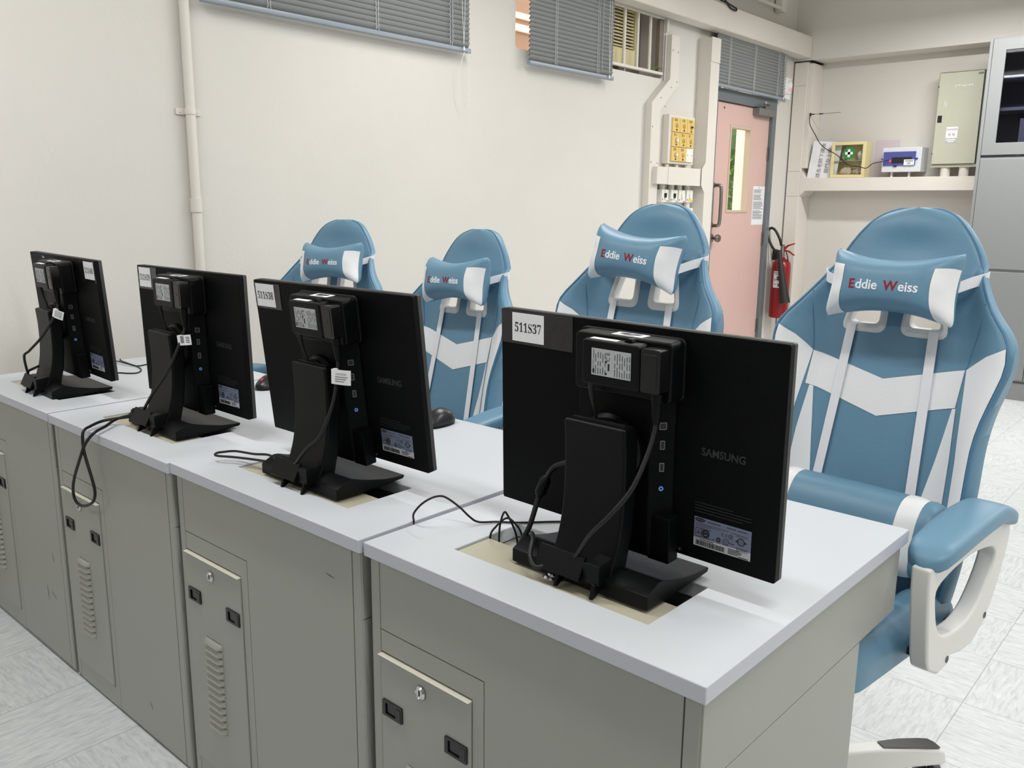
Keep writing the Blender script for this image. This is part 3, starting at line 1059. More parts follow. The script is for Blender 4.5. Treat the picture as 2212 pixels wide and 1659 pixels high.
# video cable of the nearest monitor with ferrite barrel
vp = [world_panel(4, -.040, .118, .034), world_panel(4, -.075, .112, .036), world_panel(4, -.104, .099, .036), world_panel(4, -.1128, .088, .041), world_panel(4, -.1155, .074, .05), world_panel(4, -.1215, .048, .058), Vector((-.404, .158, .797)), Vector((-.419, .151, .757)), Vector((-.425, .172, .70))]
vc = cable('video_cable', vp, .0044, 'thick black video cable with ferrite barrel left of the nearest monitor stand')
fb = MB().tube([world_panel(4, -.1140, .082, .046), world_panel(4, -.1150, .076, .049), world_panel(4, -.1195, .056, .056), world_panel(4, -.1208, .050, .0575)], [.0055, .0092, .0092, .0058], 12)
fb.build('ferrite_barrel', M['blackplastic'], vc)
cable('cable_loop', [world_foot(2, -.050, -.112, .034), Vector((-1.645, .110, .775)), Vector((-1.690, .055, .766)), Vector((-1.672, .010, .762)), Vector((-1.662, -.010, .756)), Vector((-1.657, -.016, .735)), Vector((-1.648, -.018, .704)),
                     Vector((-1.622, -.016, .643)), Vector((-1.619, -.014, .611)), Vector((-1.640, -.013, .583)), Vector((-1.688, -.014, .562)), Vector((-1.728, -.015, .560)), Vector((-1.741, -.017, .583)), Vector((-1.712, -.023, .628)), Vector((-1.654, -.026, .696)), Vector((-1.632, -.020, .733)), Vector((-1.612, -.006, .760)),
                     Vector((-1.640, .033, .7635)), Vector((-1.672, .080, .770)), Vector((-1.628, .118, .782)), world_foot(2, -.044, -.122, .028)], .0036,
      'black cord hanging in a long loop over the desk front below the 511S39 monitor', k=8)
kn = MB().tube([world_foot(2, -.060 + .014 * math.cos(a), -.124 + .004 * math.sin(2 * a), .030 + .016 * math.sin(a)) for a in [i * 2 * PI / 12 for i in range(12)]], .0034, 8, smooth=3, closed=True)
kn.build('knot', M['rubber'], bpy.data.objects['cable_loop'])
cable('cord_bight', [world_foot(3, -.060, -.119, .030), Vector((-1.028, .112, .782)), Vector((-1.085, .128, .783)), Vector((-1.130, .118, .779)), Vector((-1.185, .109, .776)), Vector((-1.212, .093, .772)), Vector((-1.219, .083, .770)), Vector((-1.208, .078, .768)), Vector((-1.170, .098, .768)), Vector((-1.110, .116, .770)), Vector((-1.050, .116, .775)), world_foot(3, -.058, -.126, .024)], .0026,
      'thin black cord doubled into a loop lying left of the 511S38 monitor foot')
cable('thin_lead', [Vector((-.6475, .1285, .730)), Vector((-.643, .1275, .752)), Vector((-.632, .118, .772)), Vector((-.620, .125, .790)), Vector((-.607, .137, .8015)), Vector((-.603, .155, .8015)), Vector((-.595, .165, .796)), Vector((-.578, .177, .781)), Vector((-.563, .186, .765)), Vector((-.553, .198, .755)), Vector((-.534, .224, .7530)), Vector((-.500, .252, .7525)), Vector((-.455, .300, .7525)), Vector((-.40, .345, .7525)), Vector((-.34, .40, .7525))], .0019,
      'thin black lead rising from the gap between the two nearest desks')
cable('coiled_lead', [Vector((-.503, .176, .70)), Vector((-.504, .175, .748)), Vector((-.490, .174, .770)), Vector((-.484, .192, .781)), Vector((-.471, .197, .776)), Vector((-.464, .210, .750)), Vector((-.470, .212, .70)), Vector((-.480, .190, .68)), Vector((-.486, .180, .72)), Vector((-.486, .178, .765)), Vector((-.487, .189, .790)), Vector((-.482, .194, .786)), Vector((-.470, .203, .750)), Vector((-.466, .205, .70))], .0018,
      'thin black lead bunched in loops out of the desk well beside the nearest monitor')
cable('desk_lead', [Vector((-2.30, .33, .758)), Vector((-2.319, .372, .7562)), Vector((-2.289, .391, .7562)), Vector((-2.276, .414, .7562)), Vector((-2.31, .444, .7562)), Vector((-2.371, .464, .7562)), Vector((-2.438, .470, .7562)), Vector((-2.53, .478, .7562)), Vector((-2.56, .49, .756))], .0022,
      'thin black lead curving over the farthest desk right of the 511S40 monitor')
cable('desk_lead', [Vector((-2.56, .455, .7565)), Vector((-2.50, .456, .7600)), Vector((-2.436, .456, .7600)), Vector((-2.392, .474, .7560)), Vector((-2.40, .52, .756)), Vector((-2.36, .56, .756))], .0022,
      'thin black lead crossing toward the rear of the farthest desk behind the cord bend')


# ------------------------------------------------------------------ mice
def make_mouse(name, loc, rz, label, red):
    t = thing(name, label, 'mouse', loc, rz)
    # local: front towards -y, length .110, width .062
    def shell(u, v):
        # u along length, v across
        y = -.056 + .112 * u
        s = max(0.0, 1 - abs(2 * u - 1) ** 2.6) ** .5
        wv = .0315 * s * (.94 + .06 * u)
        th = PI * v
        hgt = (.012 + .027 * math.sin(PI * min(1, .12 + u * .62)) ** 1.2) * s ** .7
        return (-wv * math.cos(th), y, .003 + hgt * max(0, math.sin(th)) ** .75)
    MB().grid(shell, 28, 17).build('shell', M['mouse'], t, angle=60)
    b = MB(); b.poly([(.0315 * max(0, 1 - abs(2 * u - 1) ** 2.6) ** .5 * 1.0, -.055 + .11 * u) for u in [i / 16 for i in range(17)]] + [(-.0315 * max(0, 1 - abs(2 * u - 1) ** 2.6) ** .5, -.055 + .11 * u) for u in [i / 16 for i in range(15, 0, -1)]], [], XY, 0, .0045)
    b.build('base', M['blackplastic'], t)
    w_ = MB(); w_.lathe([(0, -.003), (.0085, -.003), (.0095, 0), (.0085, .003), (0, .003)], 18, Matrix.Translation((0, -.031, .0235)) @ Matrix.Rotation(PI / 2, 4, 'Y'))
    w_.build('scroll_wheel', M['mousered'] if red else M['blackgloss'], t)
    s = MB(); s.tube([(0, -.052, .0155), (0, -.040, .0262), (0, -.020, .0358)], .0009, 6, smooth=3)
    s.build('button_gap', M['blackpaint'], t)
    return t


make_mouse('computer_mouse', (-1.101, .622, .7542), .05, 'glossy black mouse at the rear edge of the desk right of the 511S38 monitor', False)
make_mouse('computer_mouse', (-1.792, .592, .7531), .25, 'black mouse with a red wheel between the 511S39 and 511S38 monitors', True)

# ------------------------------------------------------------------ gaming chairs
KREC = .221
HB = [(.40, .190), (.48, .205), (.55, .215), (.64, .2205), (.74, .2215), (.83, .2215), (.89, .2300), (.945, .2450), (.99, .2560), (1.03, .2540), (1.058, .2400), (1.095, .2080), (1.14, .1770), (1.178, .1580), (1.205, .1450), (1.232, .1285), (1.257, .1085), (1.272, .0930), (1.284, .0740), (1.293, .0480), (1.2972, .0230), (1.2985, .0)]
WING = [(.40, .03), (.55, .040), (.75, .042), (.95, .050), (1.03, .052), (1.10, .036), (1.17, .014), (1.22, 0), (1.30, 0)]


def interp(tab, x):
    if x <= tab[0][0]:
        return tab[0][1]
    for (a, b), (c, d) in zip(tab, tab[1:]):
        if x <= c:
            return b + (d - b) * (x - a) / (c - a)
    return tab[-1][1]


SIDE = [(.40, .060), (.85, .058), (.95, .040), (1.05, .022), (1.15, .010), (1.30, .010)]
_hb = [tuple(p)[:2] for p in spline([Vector((a, b, 0)) for a, b in HB], 6)]


def halfw(h):
    return max(0.0, interp(_hb, h))


def sm(t):
    t = max(0.0, min(1.0, t))
    return t * t * (3 - 2 * t)


def fd(a, h):
    """front surface of the backrest: depth behind the reclined reference plane"""
    hw = max(halfw(h), 1e-4)
    e = min(1.0, abs(a) / hw)
    d = 0.0
    if hw > .16:
        d -= interp(WING, h) * sm((abs(a) - .135) / max(hw - .135, .02) * 1.05)
    d += .012 * e ** 3 * sm((h - 1.10) / .08)
    # scooped headrest
    d += .010 * math.exp(-(((a) / .075) ** 2 + ((h - 1.215) / .04) ** 2))
    if e > .92:
        d += .010 * ((e - .92) / .08) ** 2
    if h > 1.25:
        d += .012 * ((h - 1.25) / .0485) ** 2
    return d


def bd(a, h):
    hw = max(halfw(h), 1e-4)
    e = min(1.0, abs(a) / hw)
    edge = fd(hw * .999, h) + interp(SIDE, h)
    mid = .052 - .031 * sm((.145 - abs(a)) / .02) * sm((h - 1.0) / .03) * sm((1.185 - h) / .03)
    return edge + (mid - edge) * (1 - e ** 6) * (1 - sm((h - 1.24) / .06) * .5)


def cw(a, h, d):
    """chair coordinates: right, height, depth behind the reclined plane"""
    return Vector((a, KREC * (h - .45) + d, h))


# openings behind the shoulder straps: trapezoids
def ring_outline(s, grow):
    pts = [(-.100 - grow * .9, 1.0475 - grow), (-.032 + grow * .9, 1.0475 - grow), (-.034 + grow * .8, 1.140 + grow), (-.074 - grow * .8, 1.140 + grow)]
    out = []
    n = 5
    r = .014 + grow * .5
    for i in range(4):
        p0, p1, p2 = Vector(pts[i - 1]), Vector(pts[i]), Vector(pts[(i + 1) % 4])
        a = (p0 - p1).normalized(); b = (p2 - p1).normalized()
        q0, q1 = p1 + a * r, p1 + b * r
        for k in range(n + 1):
            t = k / n
            q = q0 * (1 - t) ** 2 + p1 * 2 * t * (1 - t) + q1 * t * t
            out.append((q.x * s, q.y))
    return out if s > 0 else out[::-1]


def inside(p, poly):
    x, y = p
    c = False
    for (x0, y0), (x1, y1) in zip(poly, poly[1:] + poly[:1]):
        if (y0 > y) != (y1 > y) and x < (x1 - x0) * (y - y0) / (y1 - y0) + x0:
            c = not c
    return c


def conform(mb, poly2, off, mi=0, cell=.012, thick=.0016):
    """flat patch outline laid on the backrest front, subdivided to follow it"""
    bm = bmesh.new()
    vs = [bm.verts.new((a, h, 0)) for a, h in poly2]
    bm.faces.new(vs)
    a0, a1 = min(p[0] for p in poly2), max(p[0] for p in poly2)
    h0, h1 = min(p[1] for p in poly2), max(p[1] for p in poly2)
    x = math.ceil(a0 / cell) * cell
    while x < a1:
        bmesh.ops.bisect_plane(bm, geom=bm.verts[:] + bm.edges[:] + bm.faces[:], plane_co=(x, 0, 0), plane_no=(1, 0, 0)); x += cell
    y = math.ceil(h0 / cell) * cell
    while y < h1:
        bmesh.ops.bisect_plane(bm, geom=bm.verts[:] + bm.edges[:] + bm.faces[:], plane_co=(0, y, 0), plane_no=(0, 1, 0)); y += cell
    bm.verts.index_update()
    mb.add([cw(v.co.x, v.co.y, fd(v.co.x, v.co.y) - off) for v in bm.verts], [tuple(v.index for v in f.verts) for f in bm.faces], mi)
    bm.free()


CHY = -.165


def make_chair():
    t = thing('gaming_chair', '', 'chair')
    upper = []

    def U(o):
        upper.append(o); return o
    holes = [ring_outline(1, .006), ring_outline(-1, .006)]
    # backrest: front and rear skins from one grid, open at the two ring holes
    nr, nc = 96, 73
    hs = []
    for j in range(nr):
        s = j / (nr - 1)
        hs.append(.42 + (1.2984 - .42) * (1 - (1 - s) ** 1.25))
    vid = {}
    verts, faces = [], []
    keep = set()
    for j in range(nr - 1):
        for i in range(nc - 1):
            hm = (hs[j] + hs[j + 1]) / 2
            e = -1 + 2 * (i + .5) / (nc - 1)
            if not any(inside((e * halfw(hm), hm), hl) for hl in holes):
                keep.add((i, j))

    def V(i, j, side):
        key = (i, j, side)
        if key not in vid:
            h = hs[j]; a = (-1 + 2 * i / (nc - 1)) * halfw(h)
            d = fd(a, h) if side == 0 else bd(a, h)
            vid[key] = len(verts); verts.append(cw(a, h, d))
        return vid[key]
    for (i, j) in keep:
        faces.append((V(i, j, 0), V(i + 1, j, 0), V(i + 1, j + 1, 0), V(i, j + 1, 0)))
        faces.append((V(i, j, 1), V(i, j + 1, 1), V(i + 1, j + 1, 1), V(i + 1, j, 1)))
        for (di, dj, p, q) in ((-1, 0, (0, 0), (0, 1)), (1, 0, (1, 0), (1, 1)), (0, -1, (0, 0), (1, 0)), (0, 1, (0, 1), (1, 1))):
            if (i + di, j + dj) not in keep:
                a, b = (i + p[0], j + p[1]), (i + q[0], j + q[1])
                faces.append((V(*a, 0), V(*b, 0), V(*b, 1), V(*a, 1)))
    bk = U(MB().add(verts, faces).build('backrest', M['blue'], t, angle=50))
    # piping along the edge seam, upholstery seams
    pp_ = MB()
    hl = [.46 + i * .02 for i in range(40)] + [1.25, 1.26, 1.268, 1.276, 1.283, 1.288, 1.292, 1.2945]
    pl = [cw(-.970 * halfw(h), h, fd(-.970 * halfw(h), h) - .001) for h in hl]
    pr = [cw(.970 * halfw(h), h, fd(.970 * halfw(h), h) - .001) for h in reversed(hl)]
    pp_.tube(pl + pr, .0034, 6)
    pp_.build('piping', M['bluedark'], bk)
    for s in (-1, 1):
        MB().tube([cw(s * a, h, fd(s * a, h) - .0004) for a, h in ((.183, 1.112), (.180, 1.07), (.172, 1.02), (.166, .977))], .0011, 5, smooth=4).build('seam', M['bluedark'], bk)
    ch = MB(); conform(ch, [(-.165, .977), (-.0, .935), (.163, .977), (.158, .900), (.0, .855), (-.168, .902)], .0014)
    ch.build('chevron_panel', M['white'], bk, angle=60)
    for s in (-1, 1):
        sp_ = MB()
        outer = [(.955 * halfw(h), h) for h in (.56, .62, .68, .74, .79, .83, .86, .89, .92, .95, .98, 1.005, 1.033)]
        pts = outer + [(.205, 1.012), (.185, .995), (.166, .978), (.170, .940), (.176, .880), (.184, .80), (.188, .70), (.190, .60)]
        conform(sp_, [(s * a, h) for a, h in pts], .0016)
        sp_.build('side_panel', M['white'], bk, angle=60)
        ac = MB(); conform(ac, [(s * a, h) for a, h in ((.152, .897), (.160, .899), (.169, .80), (.173, .70), (.175, .60), (.105, .60), (.123, .70), (.137, .785))], .0014)
        ac.build('accent_panel', M['white'], bk, angle=60)
        # white ring around the opening
        rg = MB()
        o1 = ring_outline(s, .0185)
        i1 = ring_outline(s, .0)
        n = len(o1)
        vs = []
        for q in range(n):
            (ax, ay), (bx, by) = o1[q], i1[q]
            mx_, my_ = (ax + bx) / 2, (ay + by) / 2
            vs += [cw(ax, ay, fd(ax, ay) - .0005), cw(mx_, my_, fd(mx_, my_) - .006), cw(bx, by, fd(bx, by) - .001), cw(bx, by, .024), cw(ax, ay, .024)]
        fs = []
        for q in range(n):
            r_ = (q + 1) % n
            for m_i in range(5):
                m2 = (m_i + 1) % 5
                fs.append((q * 5 + m_i, q * 5 + m2, r_ * 5 + m2, r_ * 5 + m_i))
        rg.add(vs, fs)
        U(rg.build('opening_trim', M['whiteplastic'], t, angle=50))
        # shoulder strap from ring to lumbar cushion
        sb = MB()
        line = []
        for i in range(15):
            u_ = i / 14
            h = 1.043 - u_ * .40
            a = s * (.0885 + (.107 - .0885) * u_)
            line.append(cw(a, h, fd(a, h) - .0075 + .004 * (u_ if u_ < .3 else .3)))
        line = [cw(s * .088, 1.046, .024), cw(s * .088, 1.0485, .008)] + line
        sb.ribbon(line, (.0205, 0, 0), .0014)
        U(sb.build('shoulder_strap', M['elastic'], t))
    # lumbar cushion (bolster with white bands)
    lum = U(bpy.data.objects.new('lumbar_cushion', None)); COL.objects.link(lum); lum.parent = t
    def sect(ax, scale):
        out = []
        for k in range(28):
            an = 2 * PI * k / 28
            c_, s_ = math.cos(an), math.sin(an)
            out.append(cw(ax, .660 + .077 * scale * math.copysign(abs(s_) ** .8, s_), -.098 + .052 * scale * math.copysign(abs(c_) ** .8, c_)))
        return out
    def loft(stations, name, m):
        mb = MB(); vs, fs = [], []
        for a_, sc in stations:
            vs += sect(a_, sc)
        n = 28
        for i in range(len(stations) - 1):
            for k in range(n):
                l = (k + 1) % n
                fs.append((i * n + k, i * n + l, (i + 1) * n + l, (i + 1) * n + k))
        fs += [tuple(reversed(range(n))), tuple(range((len(stations) - 1) * n, len(stations) * n))]
        mb.add(vs, fs)
        return mb.build(name, m, lum, angle=50)
    C0 = .020
    loft([(C0 - .114 + .228 * i / 10, 1.0 - .02 * abs(i - 5) / 5) for i in range(11)], 'cover', M['blue'])
    for s in (-1, 1):
        st_ = [(C0 + s * (.114 + .040 * i / 4), .985 + .03 * math.sin(PI * i / 4) - .04 * (i / 4)) for i in range(5)]
        loft(st_ if s > 0 else st_[::-1], 'end_band', M['white'])
        st_ = [(C0 + s * .154, .955), (C0 + s * .166, .965), (C0 + s * .180, .91), (C0 + s * .187, .76), (C0 + s * .189, .3)]
        loft(st_ if s > 0 else st_[::-1], 'end_cap', M['blue'])
    # head pillow
    pil = thing('head_pillow', '', '')
    for kx in ('label', 'category'):
        del pil[kx]
    pil.parent = t
    upper.append(pil)
    us = [-1 + 2 * i / 48 for i in range(49)]
    vs_ = [-1 + 2 * i / 32 for i in range(33)]
    LU, RU, TV = us[8], us[42], vs_[24]

    def ppt(u, v, side):
        k_ = 1 - .085 * (abs(u) * abs(v)) ** 6
        H = (.0530 + .0275 * abs(u) ** 2.2) * k_
        Wd = (.1255 + .0145 * abs(v) ** 2.2) * k_
        T_ = .060 * max(0.0, (1 - abs(u) ** 5) * (1 - abs(v) ** 3.2)) ** .55
        # gentle wrinkles near the ends
        T_ += .0016 * math.sin(9 * v + 2 * u) * sm((abs(u) - .6) / .3) * max(0, 1 - abs(u) ** 6) * max(0, 1 - abs(v) ** 6)
        return Vector((Wd * u, side * T_, H * v - .004 * (1 - u * u) * 0))
    body, pan = MB(), {-1: MB(), 1: MB()}
    def quad(mb, i, j, side, off=0.0):
        q = [ppt(us[i + a], vs_[j + b], side) + Vector((0, side * off, 0)) for a, b in ((0, 0), (1, 0), (1, 1), (0, 1))]
        mb.add(q, [(0, 1, 2, 3)])
    for i in range(48):
        for j in range(32):
            quad(body, i, j, -1); quad(body, i, j, 1)
            um, vm = (us[i] + us[i + 1]) / 2, (vs_[j] + vs_[j + 1]) / 2
            if vm < TV and um < LU:
                quad(pan[-1], i, j, -1, .0010)
            if vm < TV and um > RU:
                quad(pan[1], i, j, -1, .0010)
    body.build('pillow_cover', M['blue'], pil, angle=70, weld=True)
    for s in (-1, 1):
        pan[s].build('pillow_panel', M['white'], pil, angle=70, weld=True, fix=False)
    bvh = BVHTree.FromPolygons(body.v, body.f)

    def emb(body_txt, a, size, m, name, sx=.97):
        vs, fs = glyphs(body_txt, 'LEFT', 0.0, .016)
        bm = bmesh.new()
        bv = [bm.verts.new((x * size * sx + a, 0, y * size - .0085)) for x, y, z in vs]
        for f in fs:
            try:
                bm.faces.new([bv[q] for q in f])
            except ValueError:
                pass
        for v in bm.verts:
            hit = bvh.ray_cast(Vector((v.co.x, -.3, v.co.z)), Vector((0, 1, 0)))
            v.co.y = (hit[0].y if hit[0] else -.05) - .0011
        ex = bmesh.ops.extrude_face_region(bm, geom=bm.faces[:])
        for g in ex['geom']:
            if isinstance(g, bmesh.types.BMVert):
                g.co.y += .0009
        me = bpy.data.meshes.new(name); bm.to_mesh(me); bm.free()
        me.materials.append(m)
        o = bpy.data.objects.new(name, me); COL.objects.link(o); o.parent = pil
        return max(x for x, y, z in vs) * size * sx + a
    sz = .0276
    x = -.068
    x = emb('E', x, sz, M['embred'], 'red_initial') + .0022
    x = emb('ddie', x, sz, M['embwhite'], 'lettering') + .0125
    x = emb('W', x, sz, M['embred'], 'red_initial') + .0016
    x = emb('eiss', x, sz, M['embwhite'], 'lettering')
    # elastic strap round the head of the backrest
    hp = U(MB().ribbon([cw(.018 + .115, 1.140, -.062), cw(.148, 1.150, -.032), cw(.1600, 1.1570, -.004), cw(.1655, 1.160, .006), cw(.1600, 1.161, .022), cw(.11, 1.162, .064), (cw(0, 1.16, .068)), cw(-.11, 1.158, .064), cw(-.172, 1.152, .032), cw(-.177, 1.150, .010), cw(-.171, 1.147, -.006), cw(-.146, 1.142, -.034), cw(.018 - .120, 1.138, -.062)],
                       (0, .003, .0225), .0014, smooth=4).build('head_strap', M['elastic'], t))
    # seat with raised side bolsters
    def seat_top(a, y):
        b = .060 * sm((abs(a) - .110) / .07) * (1 - .6 * sm((y + .08) / .12))
        e = abs(a) / .222
        return .510 + b - .03 * max(0, (e - .88) / .12) ** 2 - .05 * sm((-.37 - y) / .08) ** 2
    def seat(u, v):
        th = u * 2 * PI
        a = .222 * math.copysign(abs(math.cos(th)) ** .36, math.cos(th))
        s_ = math.sin(th)
        y = -.440 + .480 * v
        k_ = 1 - .10 * sm((.18 - v) / .18)
        a *= k_
        zt = seat_top(a / k_, y)
        zb = .462 - .020 * v + .02 * sm((.1 - v) / .1)
        zc = (zt + zb) / 2
        return (a, y, zc + (zt - zb) / 2 * math.copysign(abs(s_) ** .42, s_))
    sb_ = MB()
    nu, nv = 64, 26
    sb_.grid(seat, nu, nv, wrap_u=True)
    sb_.f += [tuple(reversed(range(nu))), tuple(range((nv - 1) * nu, nv * nu))]; sb_.mi += [0, 0]
    so = U(sb_.build('seat', M['blue'], t, bevel=0, angle=50))
    # armrests: looped white bracket with a padded top
    for s in (-1, 1):
        arm = MB()
        outer = [(-.288, .700), (-.284, .655), (-.272, .590), (-.256, .520), (-.246, .498), (-.200, .474), (-.150, .478), (-.148, .492), (-.095, .480), (-.045, .478), (.008, .500), (.048, .540), (.080, .592), (.100, .640), (.106, .668), (.100, .694), (.05, .716), (-.10, .724), (-.27, .700)]
        inner = [(-.250, .650), (-.244, .612), (-.222, .568), (-.180, .545), (-.110, .538), (-.055, .548), (-.010, .580), (.025, .622), (.030, .648), (.0, .664), (-.08, .674), (-.16, .672), (-.215, .664)]
        so_ = [tuple(p)[:2] for p in spline([Vector((a, b, 0)) for a, b in inner], 3, True)]
        arm.poly(outer, [so_], YZ, .250, .284)
        if s < 0:
            arm.v = [Vector((-p.x, p.y, p.z)) for p in arm.v]
        ao = U(arm.build('armrest_bracket', M['whiteplastic'], t, bevel=.006, seg=3))
        for (yy, zz) in ((-.165, .492), (.012, .520)):
            T = Matrix.Translation((s * .2842, yy, zz)) @ Matrix.Rotation(s * PI / 2, 4, 'Y')
            MB().lathe([(0, 0), (.0065, 0), (.0065, .0008), (0, .0008)], 16, T).build('bolt_hole', M['inkgrey'], ao)
        pd = MB()
        def pad(u, v):
            th = u * 2 * PI
            L = -.283 + .392 * v
            en = max(0.02, 1 - abs(2 * v - 1) ** 12) ** .5
            wv = (.038 + .005 * math.sin(PI * min(1, v * 1.1))) * en
            x_ = wv * math.copysign(abs(math.cos(th)) ** .45, math.cos(th))
            arch = .706 + .028 * math.sin(PI * (.04 + .76 * v)) - .022 * sm((v - .70) / .3) - .008 * sm((.12 - v) / .12)
            return (s * .266 + x_, L, arch + .019 * en * math.copysign(abs(math.sin(th)) ** .6, math.sin(th)))
        pd.grid(pad, 36, 30, wrap_u=True)
        pd.f += [tuple(reversed(range(36))), tuple(range(29 * 36, 30 * 36))]; pd.mi += [0, 0]
        U(pd.build('armrest_pad', M['blue'], t, angle=60))
    # mechanism, gas lift, star base
    mc = MB(); mc.box(-.11, .11, -.33, -.05, .42, .458); mc.box(-.252, -.09, -.19, -.14, .484, .50); mc.box(.09, .252, -.19, -.14, .484, .50)
    mc.box(-.10, .10, -.10, .06, .43, .452); mc.box(.09, .255, -.02, .03, .484, .50); mc.box(-.255, -.09, -.02, .03, .484, .50)
    U(mc.build('seat_mechanism', M['caster'], t, bevel=.004))
    CY = CHY
    gl = MB(); gl.lathe([(0, .06), (.028, .06), (.028, .25), (.0255, .255), (.0255, .30), (.017, .305), (.017, .425), (0, .425)], 24, Matrix.Translation((0, CY, 0)))
    gl.build('gas_lift', M['caster'], t)
    hb_ = MB(); hb_.lathe([(0, .080), (.050, .080), (.056, .090), (.056, .136), (.046, .152), (.030, .156), (0, .156)], 32, Matrix.Translation((0, CY, 0)))
    hub = hb_.build('star_hub', M['whiteplastic'], t, bevel=.002)
    for q in range(5):
        an = math.radians(62 + 72 * q)
        T = Matrix.Translation((0, CY, 0)) @ Matrix.Rotation(an, 4, 'Z')
        leg = MB()
        st_ = [(.035, .030, .088, .150), (.10, .028, .090, .147), (.20, .026, .090, .139), (.30, .028, .086, .127), (.365, .031, .082, .115), (.385, .026, .082, .106)]
        vs, fs = [], []
        for r_, hw_, z0, z1 in st_:
            vs += [(r_, -hw_, z0), (r_, hw_, z0), (r_, hw_ * .72, z1), (r_, -hw_ * .72, z1)]
        for i in range(len(st_) - 1):
            for k in range(4):
                l = (k + 1) % 4
                fs.append((i * 4 + k, i * 4 + l, i * 4 + 4 + l, i * 4 + 4 + k))
        fs += [(3, 2, 1, 0), (20, 21, 22, 23)]
        leg.add(vs, fs, 0, T)
        lo_ = leg.build('base_leg', M['whiteplastic'], t, bevel=.006, seg=3)
        fpad = MB()
        fst = [(.225, .012, .1385), (.285, .018, .1315), (.340, .020, .1225), (.365, .019, .1178), (.377, .011, .1130)]
        fpad.add([(r_, q_ * hw_, z_) for r_, hw_, z_ in fst for q_ in (-1, 1)], [(2 * i, 2 * i + 1, 2 * i + 3, 2 * i + 2) for i in range(4)], 0, T)
        fpad.build('foot_grip', M['caster'], lo_)
        cs = MB()
        Tc = T @ Matrix.Translation((.365, 0, 0)) @ Matrix.Rotation(1.1 + q, 4, 'Z')
        for s in (-1, 1):
            cs.lathe([(0, -.011), (.022, -.011), (.030, -.007), (.030, .007), (.022, .011), (0, .011)], 24, Tc @ Matrix.Translation((.018, s * .0155, .030)) @ Matrix.Rotation(PI / 2, 4, 'X'))
        cs.lathe([(0, .03), (.006, .03), (.006, .092), (0, .092)], 12, Tc)
        cs.poly([(-.012, .036), (.030, .062), (.046, .048), (.034, .070), (.0, .074), (-.016, .06)], [], XZ, -.004, .004, 0, Tc)
        cs.build('caster', M['caster'], t)
    return t, upper, pil


CHAIRS = {4: (-.188, .9658, -.1027, .0017), 3: (-.8127, .9538, -.0557, .0057), 2: (-1.5194, .9981, -.0673, -.0777), 1: (-2.1941, 1.0286, .2122, -.0607)}
PIL = {4: (.018, 1.138, -.083, 0.0), 3: (.014, 1.163, -.080, .095), 2: (.036, 1.143, -.080, -.040), 1: (.048, 1.146, -.080, -.030)}
CH_LABEL = {4: 'light blue and white gaming chair nearest the camera, its armrest past the desk end',
            3: 'light blue and white gaming chair behind the 511S37 monitor, its head pillow tilted',
            2: 'light blue and white gaming chair visible between the 511S38 and 511S37 monitors, head pillow level',
            1: 'light blue and white gaming chair farthest away, mostly behind the 511S38 monitor'}
ch0, upper0, pil0 = make_chair()
up_names = set(o.name for o in upper0)
for k in (4, 3, 2, 1):
    if k == 4:
        c = ch0
    else:
        c = ch0.copy(); COL.objects.link(c)
        for part in ch0.children:
            pc = copy_tree(part, c)
            pc['_src'] = part.name
    x, y, yaw, dz = CHAIRS[k]
    c.location = (x, y, 0); c.rotation_euler = (0, 0, yaw)
    tag(c, CH_LABEL[k], 'chair', 'blue and white gaming chairs')
    for part in c.children:
        src = part.get('_src', part.name)
        if src == pil0.name:
            a, h, d, roll = PIL[k]
            part.location = cw(a, h, d) + Vector((0, 0, dz))
            part.rotation_euler = (-math.atan(KREC), roll, 0)
        elif src in up_names:
            part.location = (0, 0, dz)
        elif k != 4 and src.split('.')[0] in ('base_leg', 'caster'):
            an = math.radians({3: 2, 2: 0, 1: 18}[k])
            part.rotation_euler = (0, 0, an)
            part.location = Vector((0, CHY, 0)) - Matrix.Rotation(an, 3, 'Z') @ Vector((0, CHY, 0))
for o in bpy.data.objects:
    if '_src' in o:
        del o['_src']

# ------------------------------------------------------------------ end wall fittings
# surface conduit
t = thing('wall_conduit', 'white vertical conduit pipe on the cream wall at left', 'pipe', (WX, .905, 0))
MB().tube([(.022, 0, .5), (.022, 0, CEIL_Z)], .0185, 16).build('pipe', M['trunk'], t)
for z in (1.63, 2.60):
    cl = MB(); cl.tube([(.022, 0, z - .011), (.022, 0, z + .011)], .0215, 16); cl.box(0, .008, -.050, .050, z - .012, z + .012)
    c_ = cl.build('saddle_clamp', M['trunk'], t, bevel=.002)
    sc_ = MB()
    for y in (-.036, .036):
        sc_.lathe([(0, 0), (.0055, 0), (.004, .003), (0, .003)], 12, Matrix.Translation((.008, y, z)) @ Matrix.Rotation(PI / 2, 4, 'Y'))
    sc_.build('screw', M['trunk'], c_)
MB().tube([(.022, 0, 1.258), (.022, 0, 1.312)], .0225, 16).build('coupler', M['trunk'], t, bevel=.001)


